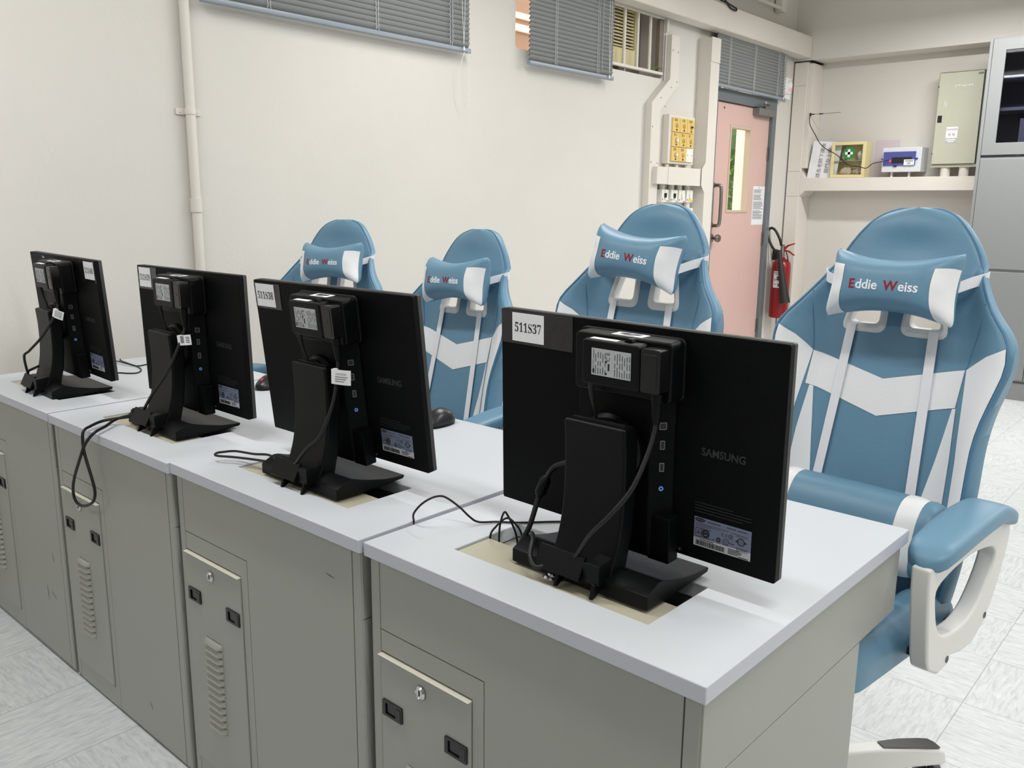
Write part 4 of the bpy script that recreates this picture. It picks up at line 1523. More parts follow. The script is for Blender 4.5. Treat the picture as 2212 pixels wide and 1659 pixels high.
def make_blind(name, y0, y1, zb, zt, xo, label, stations, pitch=.0226, cords=True, loopz=None, sw=.0305):
    t = thing(name, label, 'blind', (xo, 0, zb), 0, 'grey venetian blinds')
    sl = MB()
    n = int((zt - zb - .03) / pitch)
    for i in range(n):
        z = .034 + i * pitch
        vs = []
        for q in range(5):
            u = -1 + 2 * q / 4
            vs.append((.5 * sw * .46 * u + .0035 * (1 - u * u), .5 * sw * .90 * u))
        pts = []
        for yy in (y0, y1):
            for (a, b) in vs:
                pts.append((a, yy, z + b))
        sl.add(pts, [(k, k + 1, k + 6, k + 5) for k in range(4)])
    sl.build('slats', M['blind'], t, angle=60)
    br = MB(); br.poly(rrect(-.011, .013, -.004, .018, .005, 3), [], lambda a, b, q: (a, q, b), y0 - .004, y1 + .004)
    br.build('bottom_rail', M['blindrail'], t, bevel=.0008)
    MB().box(-.014, .016, y0, y1, zt - zb - .03, zt - zb).build('head_rail', M['blindrail'], t, bevel=.001)
    for y in stations:
        ld = MB()
        zz = [(.0105 + .0016 * (i % 2), y + .004 * (i % 2), .02 + i * pitch / 2) for i in range(int((zt - zb - .05) / pitch * 2))]
        ld.tube(zz, .0011, 5)
        ld.tube([(.015, y + .012, .012), (.0165, y + .012, zt - zb - .02)], .0009, 5)
        ld.build('ladder_cord', M['cord'], t)
    if cords:
        yc = y1 - .055
        pc = MB()
        pc.tube([(.020, yc - .002, zt - zb - .02), (.021, yc - .012, .30), (.022, yc, .03)], .0012, 6, smooth=6)
        pc.tube([(.020, yc + .006, zt - zb - .02), (.021, yc + .010, .30), (.022, yc, .03)], .0012, 6, smooth=6)
        pc.lathe([(0, -.018), (.006, -.018), (.003, 0), (0, 0)], 12, Matrix.Translation((.022, yc, .02)))
        pc.build('pull_cord', M['cord'], t)
        wnd = MB().tube([(.019, yc - .075, zt - zb - .02), (.021, yc - .077, .035)], .0035, 8)
        wnd.build('tilt_wand', M['blindrail'], t)
    if loopz:
        yc = y1 - .028
        lp = MB()
        lp.tube([(.020, yc - .022, -.004), (.012, yc - .052, -.10), (.010, yc - .045, -.19), (.010, yc - .010, -.25)], .0014, 6, smooth=6)
        lp.tube([(.020, yc + .008, 0), (.012, yc + .012, -.10), (.010, yc + .020, -.20), (.010, yc + .012, -.255)], .0014, 6, smooth=6)
        lp.build('loose_cord', M['cord'], t)
    return t


make_blind('venetian_blind', .965, 2.385, 2.030, 2.95, WX + .045, 'wide grey venetian blind at top left of the cream wall', (1.24, 1.79, 2.245), loopz=1)
make_blind('venetian_blind', 2.838, 3.600, 2.034, 2.80, WX + .050, 'grey venetian blind in front of the barred window opening', (3.045, 3.435))
make_blind('venetian_blind', 4.835, 5.960, 2.135, 2.62, WX + .055, 'grey venetian blind hanging above the pink door', (5.01, 5.40, 5.80))

# window with its glazing, air conditioner and bars in the wall opening
t = struct(thing('window_1', 'window opening behind the middle blind', 'window', (WX, 0, 0)))
for kx in ('category',):
    del t[kx]
f = MB()
f.poly([(2.786, 2.114), (3.40, 2.114), (3.40, 2.778), (2.786, 2.778)], [[(2.800, 2.130), (3.385, 2.130), (3.385, 2.765), (2.800, 2.765)]], YZ, -.19, -.15)
f.build('window_frame', M['windowframe'], t, bevel=.002)
MB().box(-.175, -.170, 2.80, 3.385, 2.13, 2.765).build('window_pane', M['glass'], t)
MB().box(-.20, -.18, 3.40, 4.236, 2.114, 2.778).build('infill_board', M['board'], t)
t = thing('air_conditioner', 'cream window air conditioner behind the white bars', 'air conditioner', (WX - .16, 3.72, 2.180))
bx = MB(); bx.poly([(-.17, .02), (.30, .02), (.30, .60), (-.17, .60)], [], lambda a, b, q: (q, a, b), .005, .055)
bx.build('body', M['acdark'], t)
fr_ = MB(); fr_.poly(rrect(-.18, .31, -.01, .61, .02, 4), [rrect(-.17, .298, .085, .60, .008, 3)], lambda a, b, q: (q, a, b), .03, .085)
fr_.build('front_cover', M['ac'], t, bevel=.006)
gr = MB()
for i in range(26):
    z = .095 + i * .0195
    gr.box(.058, .074, -.170, .298, z, z + .0085)
gr.box(.056, .076, .054, .072, .085, .60)
gr.build('grille', M['ac'], t)
cb_ = cable('hanging_cord', [Vector((WX - .13, 4.00, 2.62)), Vector((WX - .12, 4.03, 2.42)), Vector((WX - .12, 4.035, 2.32)), Vector((WX - .125, 4.00, 2.22)), Vector((WX - .13, 3.985, 2.13))], .007, 'white cord hanging beside the air conditioner behind the bars', m='cord')
t = thing('window_bars', 'white bar grille across the air conditioner opening', 'window bars', (WX - .005, 0, 2.13))
for y in (3.30, 3.50, 3.65, 3.797, 3.941, 4.082):
    MB().tube([(0, y, .015), (0, y, .365)], .0105, 10).build('vertical_bar', M['trunk'], t)
fb_ = MB(); fb_.box(-.012, .012, 3.2, 4.232, .345, .372); fb_.box(-.012, .014, 3.2, 4.232, .005, .022)
fb_.build('cross_bar', M['trunk'], t, bevel=.003)
MB().box(-.020, .004, 4.190, 4.231, .0225, .344).build('side_post', M['board'], t, bevel=.003)
lf = MB()
for i in range(5):
    a = .6 * i
    lf.add([(.0, 4.115 + .012 * i, .030 + .004 * i), (.012, 4.130 + .012 * i, .038), (.002, 4.150 + .012 * i, .052 - .004 * i), (-.010, 4.132 + .012 * i, .044)], [(0, 1, 2, 3)])
lf.tube([(0, 4.11, .026), (.004, 4.15, .045), (.004, 4.228, .050)], .0018, 6)
o = lf.build('dry_leaves', M['leaf'], loc=(WX + .012, 0, 2.130))
tag(o, 'small sprig of leaves caught on the bottom bar of the opening', 'leaf')

# long cable trunking near the ceiling
t = thing('ceiling_trunking', 'wide white cable trunking crossing the top in front of the door blind', 'trunking', (-2.61, 2.0, 2.478))
MB().box(-.10, 0, 0, 4.216, 0, .160).build('channel', M['trunk'], t, bevel=.002)
MB().box(0, .003, 0, 4.216, .004, .157).build('cover', M['trunk'], t)
cable('loose_cable', [Vector((-2.65, 4.62, 2.75)), Vector((-2.63, 4.66, 2.68)), Vector((-2.605, 4.70, 2.652)), Vector((-2.60, 4.76, 2.645)), Vector((-2.60, 4.83, 2.622)), Vector((-2.598, 4.90, 2.618)), Vector((-2.60, 4.905, 2.634)), Vector((-2.60, 4.85, 2.640)), Vector((-2.61, 4.77, 2.660)), Vector((-2.63, 4.72, 2.72))], .0055, 'black cable looped over the top of the wide white trunking', m='rubber')
t = thing('ceiling_conduit', 'white conduit pipe high on the wall in the top right corner', 'pipe', (WX + .05, 0, 2.795))
MB().tube([(0, 4.9, 0), (0, 5.80, 0)], .014, 12).build('pipe', M['trunk'], t)
MB().box(-.04, .02, 5.79, 5.86, -.025, .085).build('junction_box', M['trunk'], t, bevel=.004)

# tall trunking left of the door and its side branch
t = thing('door_trunking', 'white vertical trunking standing just left of the pink door', 'trunking', (WX, 4.685, 0))
MB().box(0, .098, 0, .122, 0, 2.425).build('channel', M['trunk'], t, bevel=.002)
MB().box(.098, .101, .001, .121, .01, 2.262).build('lower_cover', M['trunk'], t)
MB().box(.098, .104, -.001, .123, 2.268, 2.427).build('upper_cover', M['trunk'], t, bevel=.001)
el = MB(); el.poly([(-.045, 1.555), (0, 1.60), (.121, 1.60), (.121, 1.395), (0, 1.395), (-.045, 1.445)], [], YZ, .0985, .102)
el.build('elbow_cover', M['trunk'], t, bevel=.001)
hb2 = MB(); hb2.box(0, .088, -.598, 0, 1.443, 1.553)
hb2.build('branch', M['trunk'], t, bevel=.002)
MB().box(.088, .092, -.466, -.02, 1.440, 1.556).build('branch_cover', M['trunk'], t, bevel=.001)
# thin trunking with the dog-leg
t = thing('thin_trunking', 'narrow white trunking with a diagonal bend left of the switch panel', 'trunking', (WX, 0, 0))
tk = MB()
tk.poly([(4.050, 0), (4.152, 0), (4.152, 1.905), (4.358, 2.080), (4.358, 2.385), (4.254, 2.385), (4.254, 2.112), (4.050, 1.950)], [], YZ, 0, .052)
tk.build('channel', M['trunk'], t, bevel=.0025)
sc2 = MB()
for (y, z) in ((4.272, 2.29), (4.338, 2.285), (4.272, 2.06), (4.336, 2.10), (4.15, 1.985), (4.205, 1.935), (4.064, 1.58), (4.138, 1.575), (4.064, 1.80)):
    sc2.lathe([(0, 0), (.004, 0), (.0035, .0018), (0, .0018)], 10, Matrix.Translation((.052, y, z)) @ Matrix.Rotation(PI / 2, 4, 'Y'))
sc2.build('screws', M['inkgrey'], t)
MB().tube([(.008, 4.250, .6), (.008, 4.250, 1.0)], .001, 5).build('gap', M['inkgrey'], t)
cable('riser_cable', [Vector((WX + .012, 4.246, 2.00)), Vector((WX + .014, 4.245, 2.2)), Vector((WX + .014, 4.246, 2.44)), Vector((WX + .02, 4.25, 2.47))], .004, 'thin white cable rising beside the diagonal trunking', m='cord')
MB_ = MB().box(0, .022, 0, .018, 0, .075).build('cable_clip', M['trunk'], bpy.data.objects['riser_cable'], loc=(WX, 4.240, 2.40))

# lighting switch panel, 3 x 3
t = thing('switch_panel', 'cream switch panel holding eight yellowed switches left of the door', 'switch panel', (WX, 4.268, 1.580))
MB().box(0, .050, 0, .332, 0, .315).build('back_box', M['trunk'], t, bevel=.003)
MB().box(.048, .053, .022, .31, .016, .300).build('face_plate', M['trunk'], t, bevel=.001)
SWT = ['風扇', '光管', '前排', '燈 A', '燈 B', '扇 1', '投影', '後排']
n = 0
for r in range(3):
    for c_ in range(3):
        y0 = .028 + c_ * .0945; z0 = .206 - r * .0945
        s_ = MB()
        s_.box(0, .010, 0, .0915, 0, .0895)
        if r == 2 and c_ == 2:
            o = s_.build('blank_plate', M['switchw'], t, bevel=.0015, loc=(.052, y0, z0))
            d_ = MB()
            for y in (.018, .072):
                d_.lathe([(0, 0), (.004, 0), (.003, .0015), (0, .0015)], 10, Matrix.Translation((.010, y, .045)) @ Matrix.Rotation(PI / 2, 4, 'Y'))
            d_.build('screw', M['inkgrey'], o)
            continue
        o = s_.build('switch', M['switch'], t, bevel=.0015, loc=(.052, y0, z0))
        k_ = MB()
        T = Matrix.Translation((.0104, .046, .044)) @ Matrix(((0, 0, 1, 0), (1, 0, 0, 0), (0, 1, 0, 0), (0, 0, 0, 1)))
        k_.text(SWT[n], .021, T @ Matrix.Translation((-.006, .030, 0)), 0, 'CENTER')
        k_.lathe([(.013, 0), (.015, 0), (.015, .0006), (.013, .0006)], 20, T @ Matrix.Translation((.006, -.004, 0)), ring=True)
        for q in range(5):
            k_.box(.016 * math.cos(q) + .004, .016 * math.cos(q) + .006, .012 * math.sin(q) - .004, .012 * math.sin(q) - .001, 0, .0005, 0, T)
        k_.box(-.002, .014, -.036, -.026, 0, .0006, 0, T)
        k_.build('printing', M['ink'], o, smooth=False)
        kb = MB()
        big = n in (3, 6)
        kb.lathe([(0, 0), (.011 if big else .006, 0), (.010 if big else .005, .014), (0, .016)], 16, Matrix.Translation((.010, .052, .040)) @ Matrix.Rotation(PI / 2, 4, 'Y'))
        kb.build('knob', M['switchw'] if big else (M['blackgloss'] if n == 2 else M['switch']), o)
        n += 1
for y in (4.30, 4.42, 4.55):
    MB().tube([(.025, y - 4.268, -.028), (.025, y - 4.268, .002)], .014, 10).build('pipe_stub', M['trunk'], t)

# small rocker switches below the branch
SOCK = [(4.213, 1.327, 'black'), (4.331, 1.326, 'black'), (4.432, 1.326, 'white'), (4.536, 1.328, 'yellow'), (4.547, 1.206, 'yellow')]
SL = {0: 'white isolator switch with black rocker, leftmost of the row under the trunking branch', 1: 'white isolator switch with black rocker, second in the row under the trunking branch',
      2: 'white isolator switch with white rocker, third in the row under the trunking branch', 3: 'white isolator switch with a yellow tag, rightmost in the upper row',
      4: 'white isolator switch with a yellow tag on its own below the others'}
for i, (y, z, kind) in enumerate(SOCK):
    t = thing('isolator_switch', SL[i], 'switch', (WX, y, z), 0, 'isolator switches by the door')
    MB().box(0, .045, 0, .086, 0, .084).build('housing', M['switchw'], t, bevel=.002)
    MB().box(.045, .051, .002, .084, .002, .082).build('plate', M['switchw'], t, bevel=.001)
    rk = MB(); rk.poly([(.034, .030), (.050, .030), (.054, .060), (.032, .060)], [], YZ, .051, .060)
    rk.build('rocker', M['blackgloss'] if kind == 'black' else M['switchw'], t, bevel=.001)
    MB().box(.051, .0515, .036, .046, .066, .075).build('indicator', M['yellow'], t)
    MB().box(.051, .0515, .008, .018, .012, .024).build('red_mark' if i != 1 else 'blue_mark', M['redtag'] if i != 1 else M['bluetab'], t)
    mk2 = MB(); mk2.lathe([(.006, 0), (.0075, 0), (.0075, .0005), (.006, .0005)], 14, Matrix.Translation((.051, .042, .020)) @ Matrix.Rotation(PI / 2, 4, 'Y'), ring=True); mk2.box(.051, .0515, .060, .078, .006, .011)
    mk2.build('printing', M['inkgrey'], t)
    if kind == 'yellow':
        MB().box(.051, .0516, .024, .072, .008, .022).build('yellow_tag', M['yellow'], t)
    MB().tube([(.022, .043, .084), (.022, .043, 1.443 - z if z > 1.3 else .115)], .020, 12).build('pipe_stub', M['trunk'], t)

# ------------------------------------------------------------------ door
dt = struct(thing('door_1', 'pink door with a narrow glazed panel in a slate grey frame', 'door', (WX, 0, 0)))
del dt['category']
fm = MB()
fm.poly([(4.93, 0), (4.985, 0), (4.985, 2.055), (5.880, 2.055), (5.880, 0), (5.945, 0), (5.945, 2.515), (4.93, 2.515)], [[(4.985, 2.14), (5.880, 2.14), (5.880, 2.46), (4.985, 2.46)]], YZ, -.12, .012)
fm.build('door_frame', M['frame'], dt, bevel=.003)
MB().box(-.07, -.065, 4.985, 5.88, 2.14, 2.46).build('transom_pane', M['glass'], dt)
GY0, GY1, GZ0, GZ1 = 5.238, 5.575, 1.262, 1.896
lfm = MB(); lfm.poly([(4.989, .008), (5.876, .008), (5.876, 2.050), (4.989, 2.050)], [[(GY0, GZ0), (GY1, GZ0), (GY1, GZ1), (GY0, GZ1)]], YZ, -.055, -.015)
leaf = lfm.build('door_leaf', M['doorpink'], dt, bevel=.002)
bd_ = MB(); bd_.poly([(GY0 - .004, GZ0 - .004), (GY1 + .004, GZ0 - .004), (GY1 + .004, GZ1 + .004), (GY0 - .004, GZ1 + .004)], [[(GY0 + .016, GZ0 + .016), (GY1 - .016, GZ0 + .016), (GY1 - .016, GZ1 - .016), (GY0 + .016, GZ1 - .016)]], YZ, -.058, -.009)
bd_.build('glazing_bead', M['doorbead'], leaf, bevel=.002)
MB().box(-.040, -.034, GY0 + .005, GY1 - .005, GZ0 + .005, GZ1 - .005).build('vision_pane', M['glass'], leaf)
hd = MB(); hd.tube([(-.015, 4.928 + .10, 1.455), (.030, 4.928 + .10, 1.455), (.045, 5.035, 1.435), (.048, 5.036, 1.31), (.045, 5.035, 1.185), (.030, 5.028, 1.165), (-.015, 5.028, 1.165)], .0125, 12, smooth=4)
for z in (1.455, 1.165):
    hd.lathe([(0, 0), (.022, 0), (.022, .006), (0, .006)], 18, Matrix.Translation((-.015, 5.028, z)) @ Matrix.Rotation(PI / 2, 4, 'Y'))
hd.build('pull_bar', M['steelbrushed'], leaf)
kb = MB(); kb.lathe([(0, 0), (.032, 0), (.032, .006), (.013, .009), (.012, .030), (.026, .042), (.030, .056), (.024, .070), (.010, .075), (0, .075)], 24, Matrix.Translation((-.015, 5.035, 1.072)) @ Matrix.Rotation(PI / 2, 4, 'Y'))
kb.build('door_knob', M['steelbrushed'], leaf)
for z in (1.72, 1.05, .34):
    hg = MB(); hg.box(-.018, -.004, 5.866, 5.884, z - .05, z + .05)
    for q in range(4):
        hg.lathe([(0, 0), (.004, 0), (.004, .002), (0, .002)], 8, Matrix.Translation((-.004, 5.875, z - .036 + .024 * q)) @ Matrix.Rotation(PI / 2, 4, 'Y'))
    hg.build('hinge', M['steelbrushed'], dt)
pv = MB(); pv.lathe([(0, 0), (.009, 0), (.006, .006), (0, .007)], 14, Matrix.Translation((-.015, 5.125, 2.012)) @ Matrix.Rotation(PI / 2, 4, 'Y'))
pv.build('stud', M['steelbrushed'], leaf)
t = thing('door_closer', 'grey hydraulic closer at the top right of the pink door', 'door closer', (WX, 5.58, 2.0))
MB().box(-.016, .045, 0, .27, -.005, .050).build('body', M['closer'], t, bevel=.006)
ar = MB(); ar.tube([(.03, .13, .052), (.075, .01, .076), (.095, -.01, .08)], .008, 8); ar.tube([(.095, -.01, .08), (.02, .22, .090)], .006, 8)
ar.lathe([(0, .045), (.014, .045), (.014, .066), (0, .066)], 16, Matrix.Translation((.02, .14, 0)))
ar.build('arm', M['closer'], t)
# rail with motion sensor at the end of the blind
t = thing('motion_sensor', 'white motion sensor with a red glow at the door top right', 'sensor', (WX, 6.055, 2.17))
MB().box(0, .045, -.055, .055, .020, .150).build('housing', M['sensor'], t, bevel=.010, seg=3)
MB().lathe([(0, 0), (.034, 0), (.030, .016), (.018, .026), (0, .029)], 20, Matrix.Translation((.045, 0, .088)) @ Matrix.Rotation(PI / 2, 4, 'Y')).build('dome', M['sensor'], t)
MB().lathe([(0, 0), (.011, 0), (.008, .005), (0, .006)], 14, Matrix.Translation((.066, .006, .060)) @ Matrix.Rotation(PI / 2 + .4, 4, 'Y')).build('indicator', M['sensorred'], t)
br2 = MB(); br2.box(0, .05, -.075, .03, -.02, .018); br2.tube([(.03, .05, -.018), (.035, -.35, -.030)], .006, 8)
br2.build('bracket', M['sensor'], t, bevel=.003)

# notice on the door
t = MB(); t.box(-.0148, -.0138, 5.672, 5.876, 1.163, 1.465)
for i in range(30):
    z = 1.435 - i * .0078
    if i in (4, 11, 20):
        continue
    t.box(-.0139, -.0134, 5.682, 5.682 + random.uniform(.12, .182), z, z + .0032, 1)
t.text('⌘', .018, Matrix.Translation((-.0134, 5.774, 1.451)) @ Matrix(((0, 0, 1, 0), (1, 0, 0, 0), (0, 1, 0, 0), (0, 0, 0, 1))), 1, 'CENTER')
o = t.build('door_notice', [M['paper'], M['inkgrey']], smooth=False)
o.location = (WX, 0, 0)
tag(o, 'white printed notice sheet taped to the pink door beside its glass', 'notice')

# fire extinguisher on a wall hook
t = thing('fire_extinguisher', 'red fire extinguisher with black hose and horn right of the door', 'fire extinguisher', (-2.645, 6.03, .40))
MB().lathe([(0, 0), (.066, 0), (.076, .008), (.076, .42), (.070, .455), (.050, .478), (.028, .490), (.022, .500), (0, .500)], 36).build('cylinder', M['extred'], t)
MB().lathe([(0, .495), (.020, .495), (.022, .52), (.018, .545), (.016, .60), (0, .605)], 20).build('valve', M['steelbrushed'], t)
lvr = MB()
lvr.poly([(-.010, .560), (.040, .600), (.100, .618), (.104, .610), (.050, .590), (.010, .550)], [], XZ, -.008, .008)
lvr.poly([(-.008, .545), (.050, .545), (.100, .515), (.108, .520), (.056, .556), (.0, .560)], [], XZ, -.008, .008)
lvr.build('lever', M['extred2'], t, bevel=.001)
cg = MB().tube([(.03, -.005, .56), (.052, -.008, .50), (.060, -.010, .455)], .005, 8); cg.tube([(.060, -.01, .455), (.045, -.01, .445)], .005, 8)
cg.build('carry_handle', M['hornblack'], t)
hs_ = MB().tube([(.0, -.030, .595), (-.012, -.045, .65), (-.050, -.05, .715), (-.085, -.05, .735), (-.112, -.05, .715), (-.106, -.05, .655), (-.068, -.055, .585), (-.028, -.065, .550), (.010, -.075, .548)], .0105, 10, smooth=5)
hs_.build('hose', M['hornblack'], t)
MB().tube([(.014, -.092, .560), (.026, -.098, .50), (.096, -.106, .16), (.101, -.107, .135)], [.016, .018, .040, .041], 20).build('horn', M['hornblack'], t)
lb_ = MB()
def arc(u, v, r): 
    a = -PI / 2 - .40 + u * 1.02
    return (r * math.cos(a), r * math.sin(a), .252 + v * .135)
lb_.grid(lambda u, v: arc(u, v, .0768), 12, 2)
for (u0, u1, v0, v1, m_) in ((.08, .2, .86, .96, 2), (.25, .92, .88, .93, 1), (.25, .8, .78, .82, 1), (.40, .78, .44, .70, 1), (.1, .34, .5, .54, 1), (.1, .30, .42, .46, 1), (.55, .80, .08, .26, 1), (.1, .45, .2, .23, 1)):
    lb_.grid(lambda u, v: arc(u0 + (u1 - u0) * u, v0 + (v1 - v0) * v, .0773), 4, 2, m_)
lb_.build('label', [M['paper'], M['inkgrey'], M['redtag']], t, angle=60)
MB().box(-.105, -.060, .04, .05, .47, .56).build('wall_hook', M['hornblack'], t)

# ------------------------------------------------------------------ back wall fittings
t = thing('corner_trunking', 'wide white trunking in the room corner with a long arm along the back wall', 'trunking', (0, 0, 0))
MB().box(-2.738, -2.625, 6.222, BY - .001, 0, 2.452).build('upright', M['trunk'], t, bevel=.003)
cvr = MB(); cvr.box(-2.736, -2.627, 6.2185, 6.2225, .02, 1.392); cvr.box(-2.736, -2.627, 6.2185, 6.2225, 1.396, 1.592); cvr.box(-2.736, -2.627, 6.2185, 6.2225, 1.596, 2.268); cvr.box(-2.736, -2.627, 6.2185, 6.2225, 2.272, 2.445)
cvr.build('upright_cover', M['trunk'], t)
MB().box(-2.740, -2.588, 6.215, BY - .002, 2.4525, 2.459).build('top_gap_shade', M['blackpaint'], t)  # black strip stands in for the shaded gap under the beam
MB().box(-2.625, -2.588, 6.236, BY - .001, 1.62, 2.440).build('return_strip', M['trunk'], t, bevel=.002)
sh = MB(); sh.poly([(-2.625, 1.392), (-2.580, 1.437), (-1.10, 1.437), (-1.10, 1.539), (-2.580, 1.539), (-2.625, 1.596)], [], XZ, 6.222, BY - .001)
sh.build('wall_arm', M['trunk'], t, bevel=.003)
t = thing('antenna', 'thin antenna sticking out sideways from the corner trunking', 'antenna', (-2.586, 6.236, 2.043))
MB().lathe([(0, 0), (.014, 0), (.012, .006), (.005, .012), (.0045, .035), (0, .035)], 16, Matrix.Rotation(PI / 2, 4, 'Y')).build('magnetic_base', M['hornblack'], t)
MB().tube([(.03, 0, 0), (.248, 0, .002)], .0022, 8).build('rod', M['steelbrushed'], t)
MB().tube([(.075, 0, 0), (.105, 0, 0)], .0058, 10).build('coil', M['inkgrey'], t)
cable('antenna_cable', [Vector((-2.582, 6.228, 2.032)), Vector((-2.575, 6.205, 2.00)), Vector((-2.561, 6.195, 1.952)), Vector((-2.510, 6.19, 1.875)), Vector((-2.470, 6.185, 1.815)), Vector((-2.414, 6.17, 1.768)), Vector((-2.318, 6.17, 1.716)), Vector((-2.270, 6.17, 1.674)), Vector((-2.205, 6.17, 1.630)), Vector((-2.137, 6.175, 1.621)), Vector((-2.081, 6.185, 1.608)), Vector((-2.039, 6.20, 1.642)), Vector((-1.976, 6.225, 1.656)), Vector((-1.93, 6.245, 1.670))], .0032,
      'thin black cable drooping from the antenna past the first aid box', m='rubber')
# leaning notice
t = MB(); T = Matrix.Translation((-2.581, 6.255, 1.5405)) @ Matrix.Rotation(-.105, 4, 'X') @ Matrix.Rotation(.09, 4, 'Y')
t.box(-.002, .236, 0, .004, 0, .300, 0, T)
TT = T @ Matrix(((1, 0, 0, 0), (0, 0, -1, 0), (0, 1, 0, 0), (0, 0, 0, 1)))
t.text('請各老師下課後', .040, TT @ Matrix.Translation((.088, .148, .0006)) @ Matrix.Rotation(PI / 2, 4, 'Z'), 1, 'CENTER')
t.text('關門及上鎖', .040, TT @ Matrix.Translation((.150, .150, .0006)) @ Matrix.Rotation(PI / 2, 4, 'Z'), 1, 'CENTER')
o = t.build('leaning_notice', [M['paper'], M['inkgrey']], smooth=False)
tag(o, 'white card with turned Chinese writing leaning behind the first aid box', 'notice')
# first aid box
t = thing('first_aid_box', 'cream glass-fronted first aid box with a green cross disc on the ledge', 'first aid box', (-2.383, 6.228, 1.5395))
fx = MB(); fx.box(.002, .270, .012, .122, .001, .006); fx.box(.002, .270, .012, .122, .270, .275); fx.box(.001, .006, .012, .122, .002, .274); fx.box(.266, .271, .012, .122, .002, .274); fx.box(.002, .270, .117, .122, .002, .274)
fx.build('case', M['aid'], t)
MB().box(.005, .267, .018, .117, .128, .132).build('shelf', M['aidin'], t)
fd_ = MB(); fd_.poly([(0, 0), (.272, 0), (.272, .276), (0, .276)], [[(.026, .024), (.246, .024), (.246, .252), (.026, .252)]], XZ, 0, .014)
dd = fd_.build('door', M['aid'], t, bevel=.003)
MB().box(.024, .248, .005, .008, .022, .254).build('glass', M['aidglass'], dd)
dc_ = MB()
TT = Matrix.Translation((.140, .0045, .188)) @ Matrix(((1, 0, 0, 0), (0, 0, -1, 0), (0, 1, 0, 0), (0, 0, 0, 1)))
dc_.lathe([(0, 0), (.047, 0), (.047, .0006), (0, .0006)], 36, TT)
dc_.box(-.030, .030, -.010, .010, .0006, .0012, 1, TT); dc_.box(-.010, .010, -.030, .030, .0006, .0012, 1, TT)
dc_.build('green_cross_disc', [M['green'], M['embwhite']], dd, smooth=False)


def blob(mb, c, r, seed, mi=0):
    rnd = random.Random(seed)
    ph = [rnd.uniform(0, 6.28) for _ in range(6)]
    def fn(u, v):
        th, phi = u * 2 * PI, PI * v
        k = 1 + .16 * math.sin(3 * th + ph[0] + 2 * phi) + .12 * math.sin(5 * th + ph[1]) * math.sin(phi) + .1 * math.sin(4 * phi + ph[2])
        return (c[0] + r[0] * k * math.sin(phi) * math.cos(th), c[1] + r[1] * k * math.sin(phi) * math.sin(th), c[2] + r[2] * k * math.cos(phi))
    mb.grid(fn, 20, 12, mi, wrap_u=True)


for i, (cx, cz, rx, rz, m_, lbl) in enumerate(((.215, .178, .034, .044, 'bandage', 'wrapped white gauze roll at the right on the upper shelf of the first aid box'), (.085, .172, .022, .038, 'bandage', 'small white gauze packet at the left on the upper shelf of the first aid box'),
                                              (.100, .052, .058, .040, 'packet', 'crumpled clear packet on the lower left shelf of the first aid box'), (.200, .044, .044, .034, 'packet', 'crumpled clear packet on the lower right shelf of the first aid box'))):
    b_ = MB(); blob(b_, (0, 0, rz * .92), (rx * .85, .026, rz * .85), i)
    o = b_.build('dressing_packet', M[m_], angle=70, loc=(-2.383 + cx, 6.228 + .068, 1.5395 + (.134 if cz > .13 else .008)))
    tag(o, lbl, 'first aid supply', 'first aid supplies')
o = MB().box(-2.112, -1.925, BY - .0012, BY - .0002, 1.545, 1.832).build('lilac_sheet', M['lilac'])
tag(o, 'pale lilac sheet pinned flat on the wall behind the white breaker box', 'paper')
# breaker box
t = thing('breaker_box', 'white breaker box with a blue window between first aid box and panel', 'breaker box', (-1.998, 6.27, 1.578))
MB().box(0, .290, .008, BY - 6.27 - .001, 0, .185).build('case', M['breaker'], t, bevel=.006, seg=3)
MB().box(.012, .250, -.002, .010, .048, .152).build('blue_cover', M['bluewin'], t, bevel=.003)
MB().box(.078, .225, -.006, -.001, .066, .110).build('breaker_row', M['ink'], t, bevel=.001)
MB().box(.061, .071, -.006, -.001, .076, .092).build('red_lamp', M['led'], t)
lbw = MB(); lbw.box(.170, .245, -.008, -.005, .050, .092)
for q in range(2):
    lbw.box(.180, .238, -.0086, -.008, .082 - .006 * q, .085 - .006 * q, 1)
lbw.text('總掣', .014, Matrix.Translation((.207, -.0088, .062)) @ Matrix(((1, 0, 0, 0), (0, 0, -1, 0), (0, 1, 0, 0), (0, 0, 0, 1))), 1, 'CENTER')
lbw.build('white_tag', [M['paper'], M['inkgrey']], t, smooth=False)
MB().box(-.002, .006, .0, .014, .092, .104).build('clip', M['bluetab'], t)
MB().box(.252, .266, -.002, .010, .092, .104).build('clip', M['bluetab'], t)
MB().box(.092, .116, -.004, .004, .040, .050).build('latch', M['ink'], t)
for x in (.07, .20):
    MB().tube([(x, .05, -.038), (x, .05, .004)], .010, 10).build('pipe_stub', M['trunk'], t)
# distribution panel
t = thing('electrical_panel', 'tall grey-green steel electrical panel with a danger sign', 'electrical panel', (-1.636, 6.25, 1.606))
MB().box(0, .322, .018, BY - 6.25 - .001, 0, .685).build('case', M['panel'], t, bevel=.003)
MB().box(.010, .312, .012, .019, .022, .676).build('gasket', M['blackpaint'], t)
dr_ = MB().box(.010, .306, 0, .014, .024, .672).build('door', M['panel'], t, bevel=.003)
TT = Matrix(((1, 0, 0, 0), (0, 0, -1, 0), (0, 1, 0, 0), (0, 0, 0, 1)))
MB().box(.022, .052, -.002, .004, .322, .372).build('handle_recess', M['blackpaint'], dr_, bevel=.001)
sg = MB(); sg.box(.092, .170, -.0016, .0, .208, .288)
sg.text('DANGER', .0185, Matrix.Translation((.131, -.0018, .269)) @ TT, 1, 'CENTER')
sg.text('危 險', .0215, Matrix.Translation((.131, -.0018, .231)) @ TT, 1, 'CENTER')
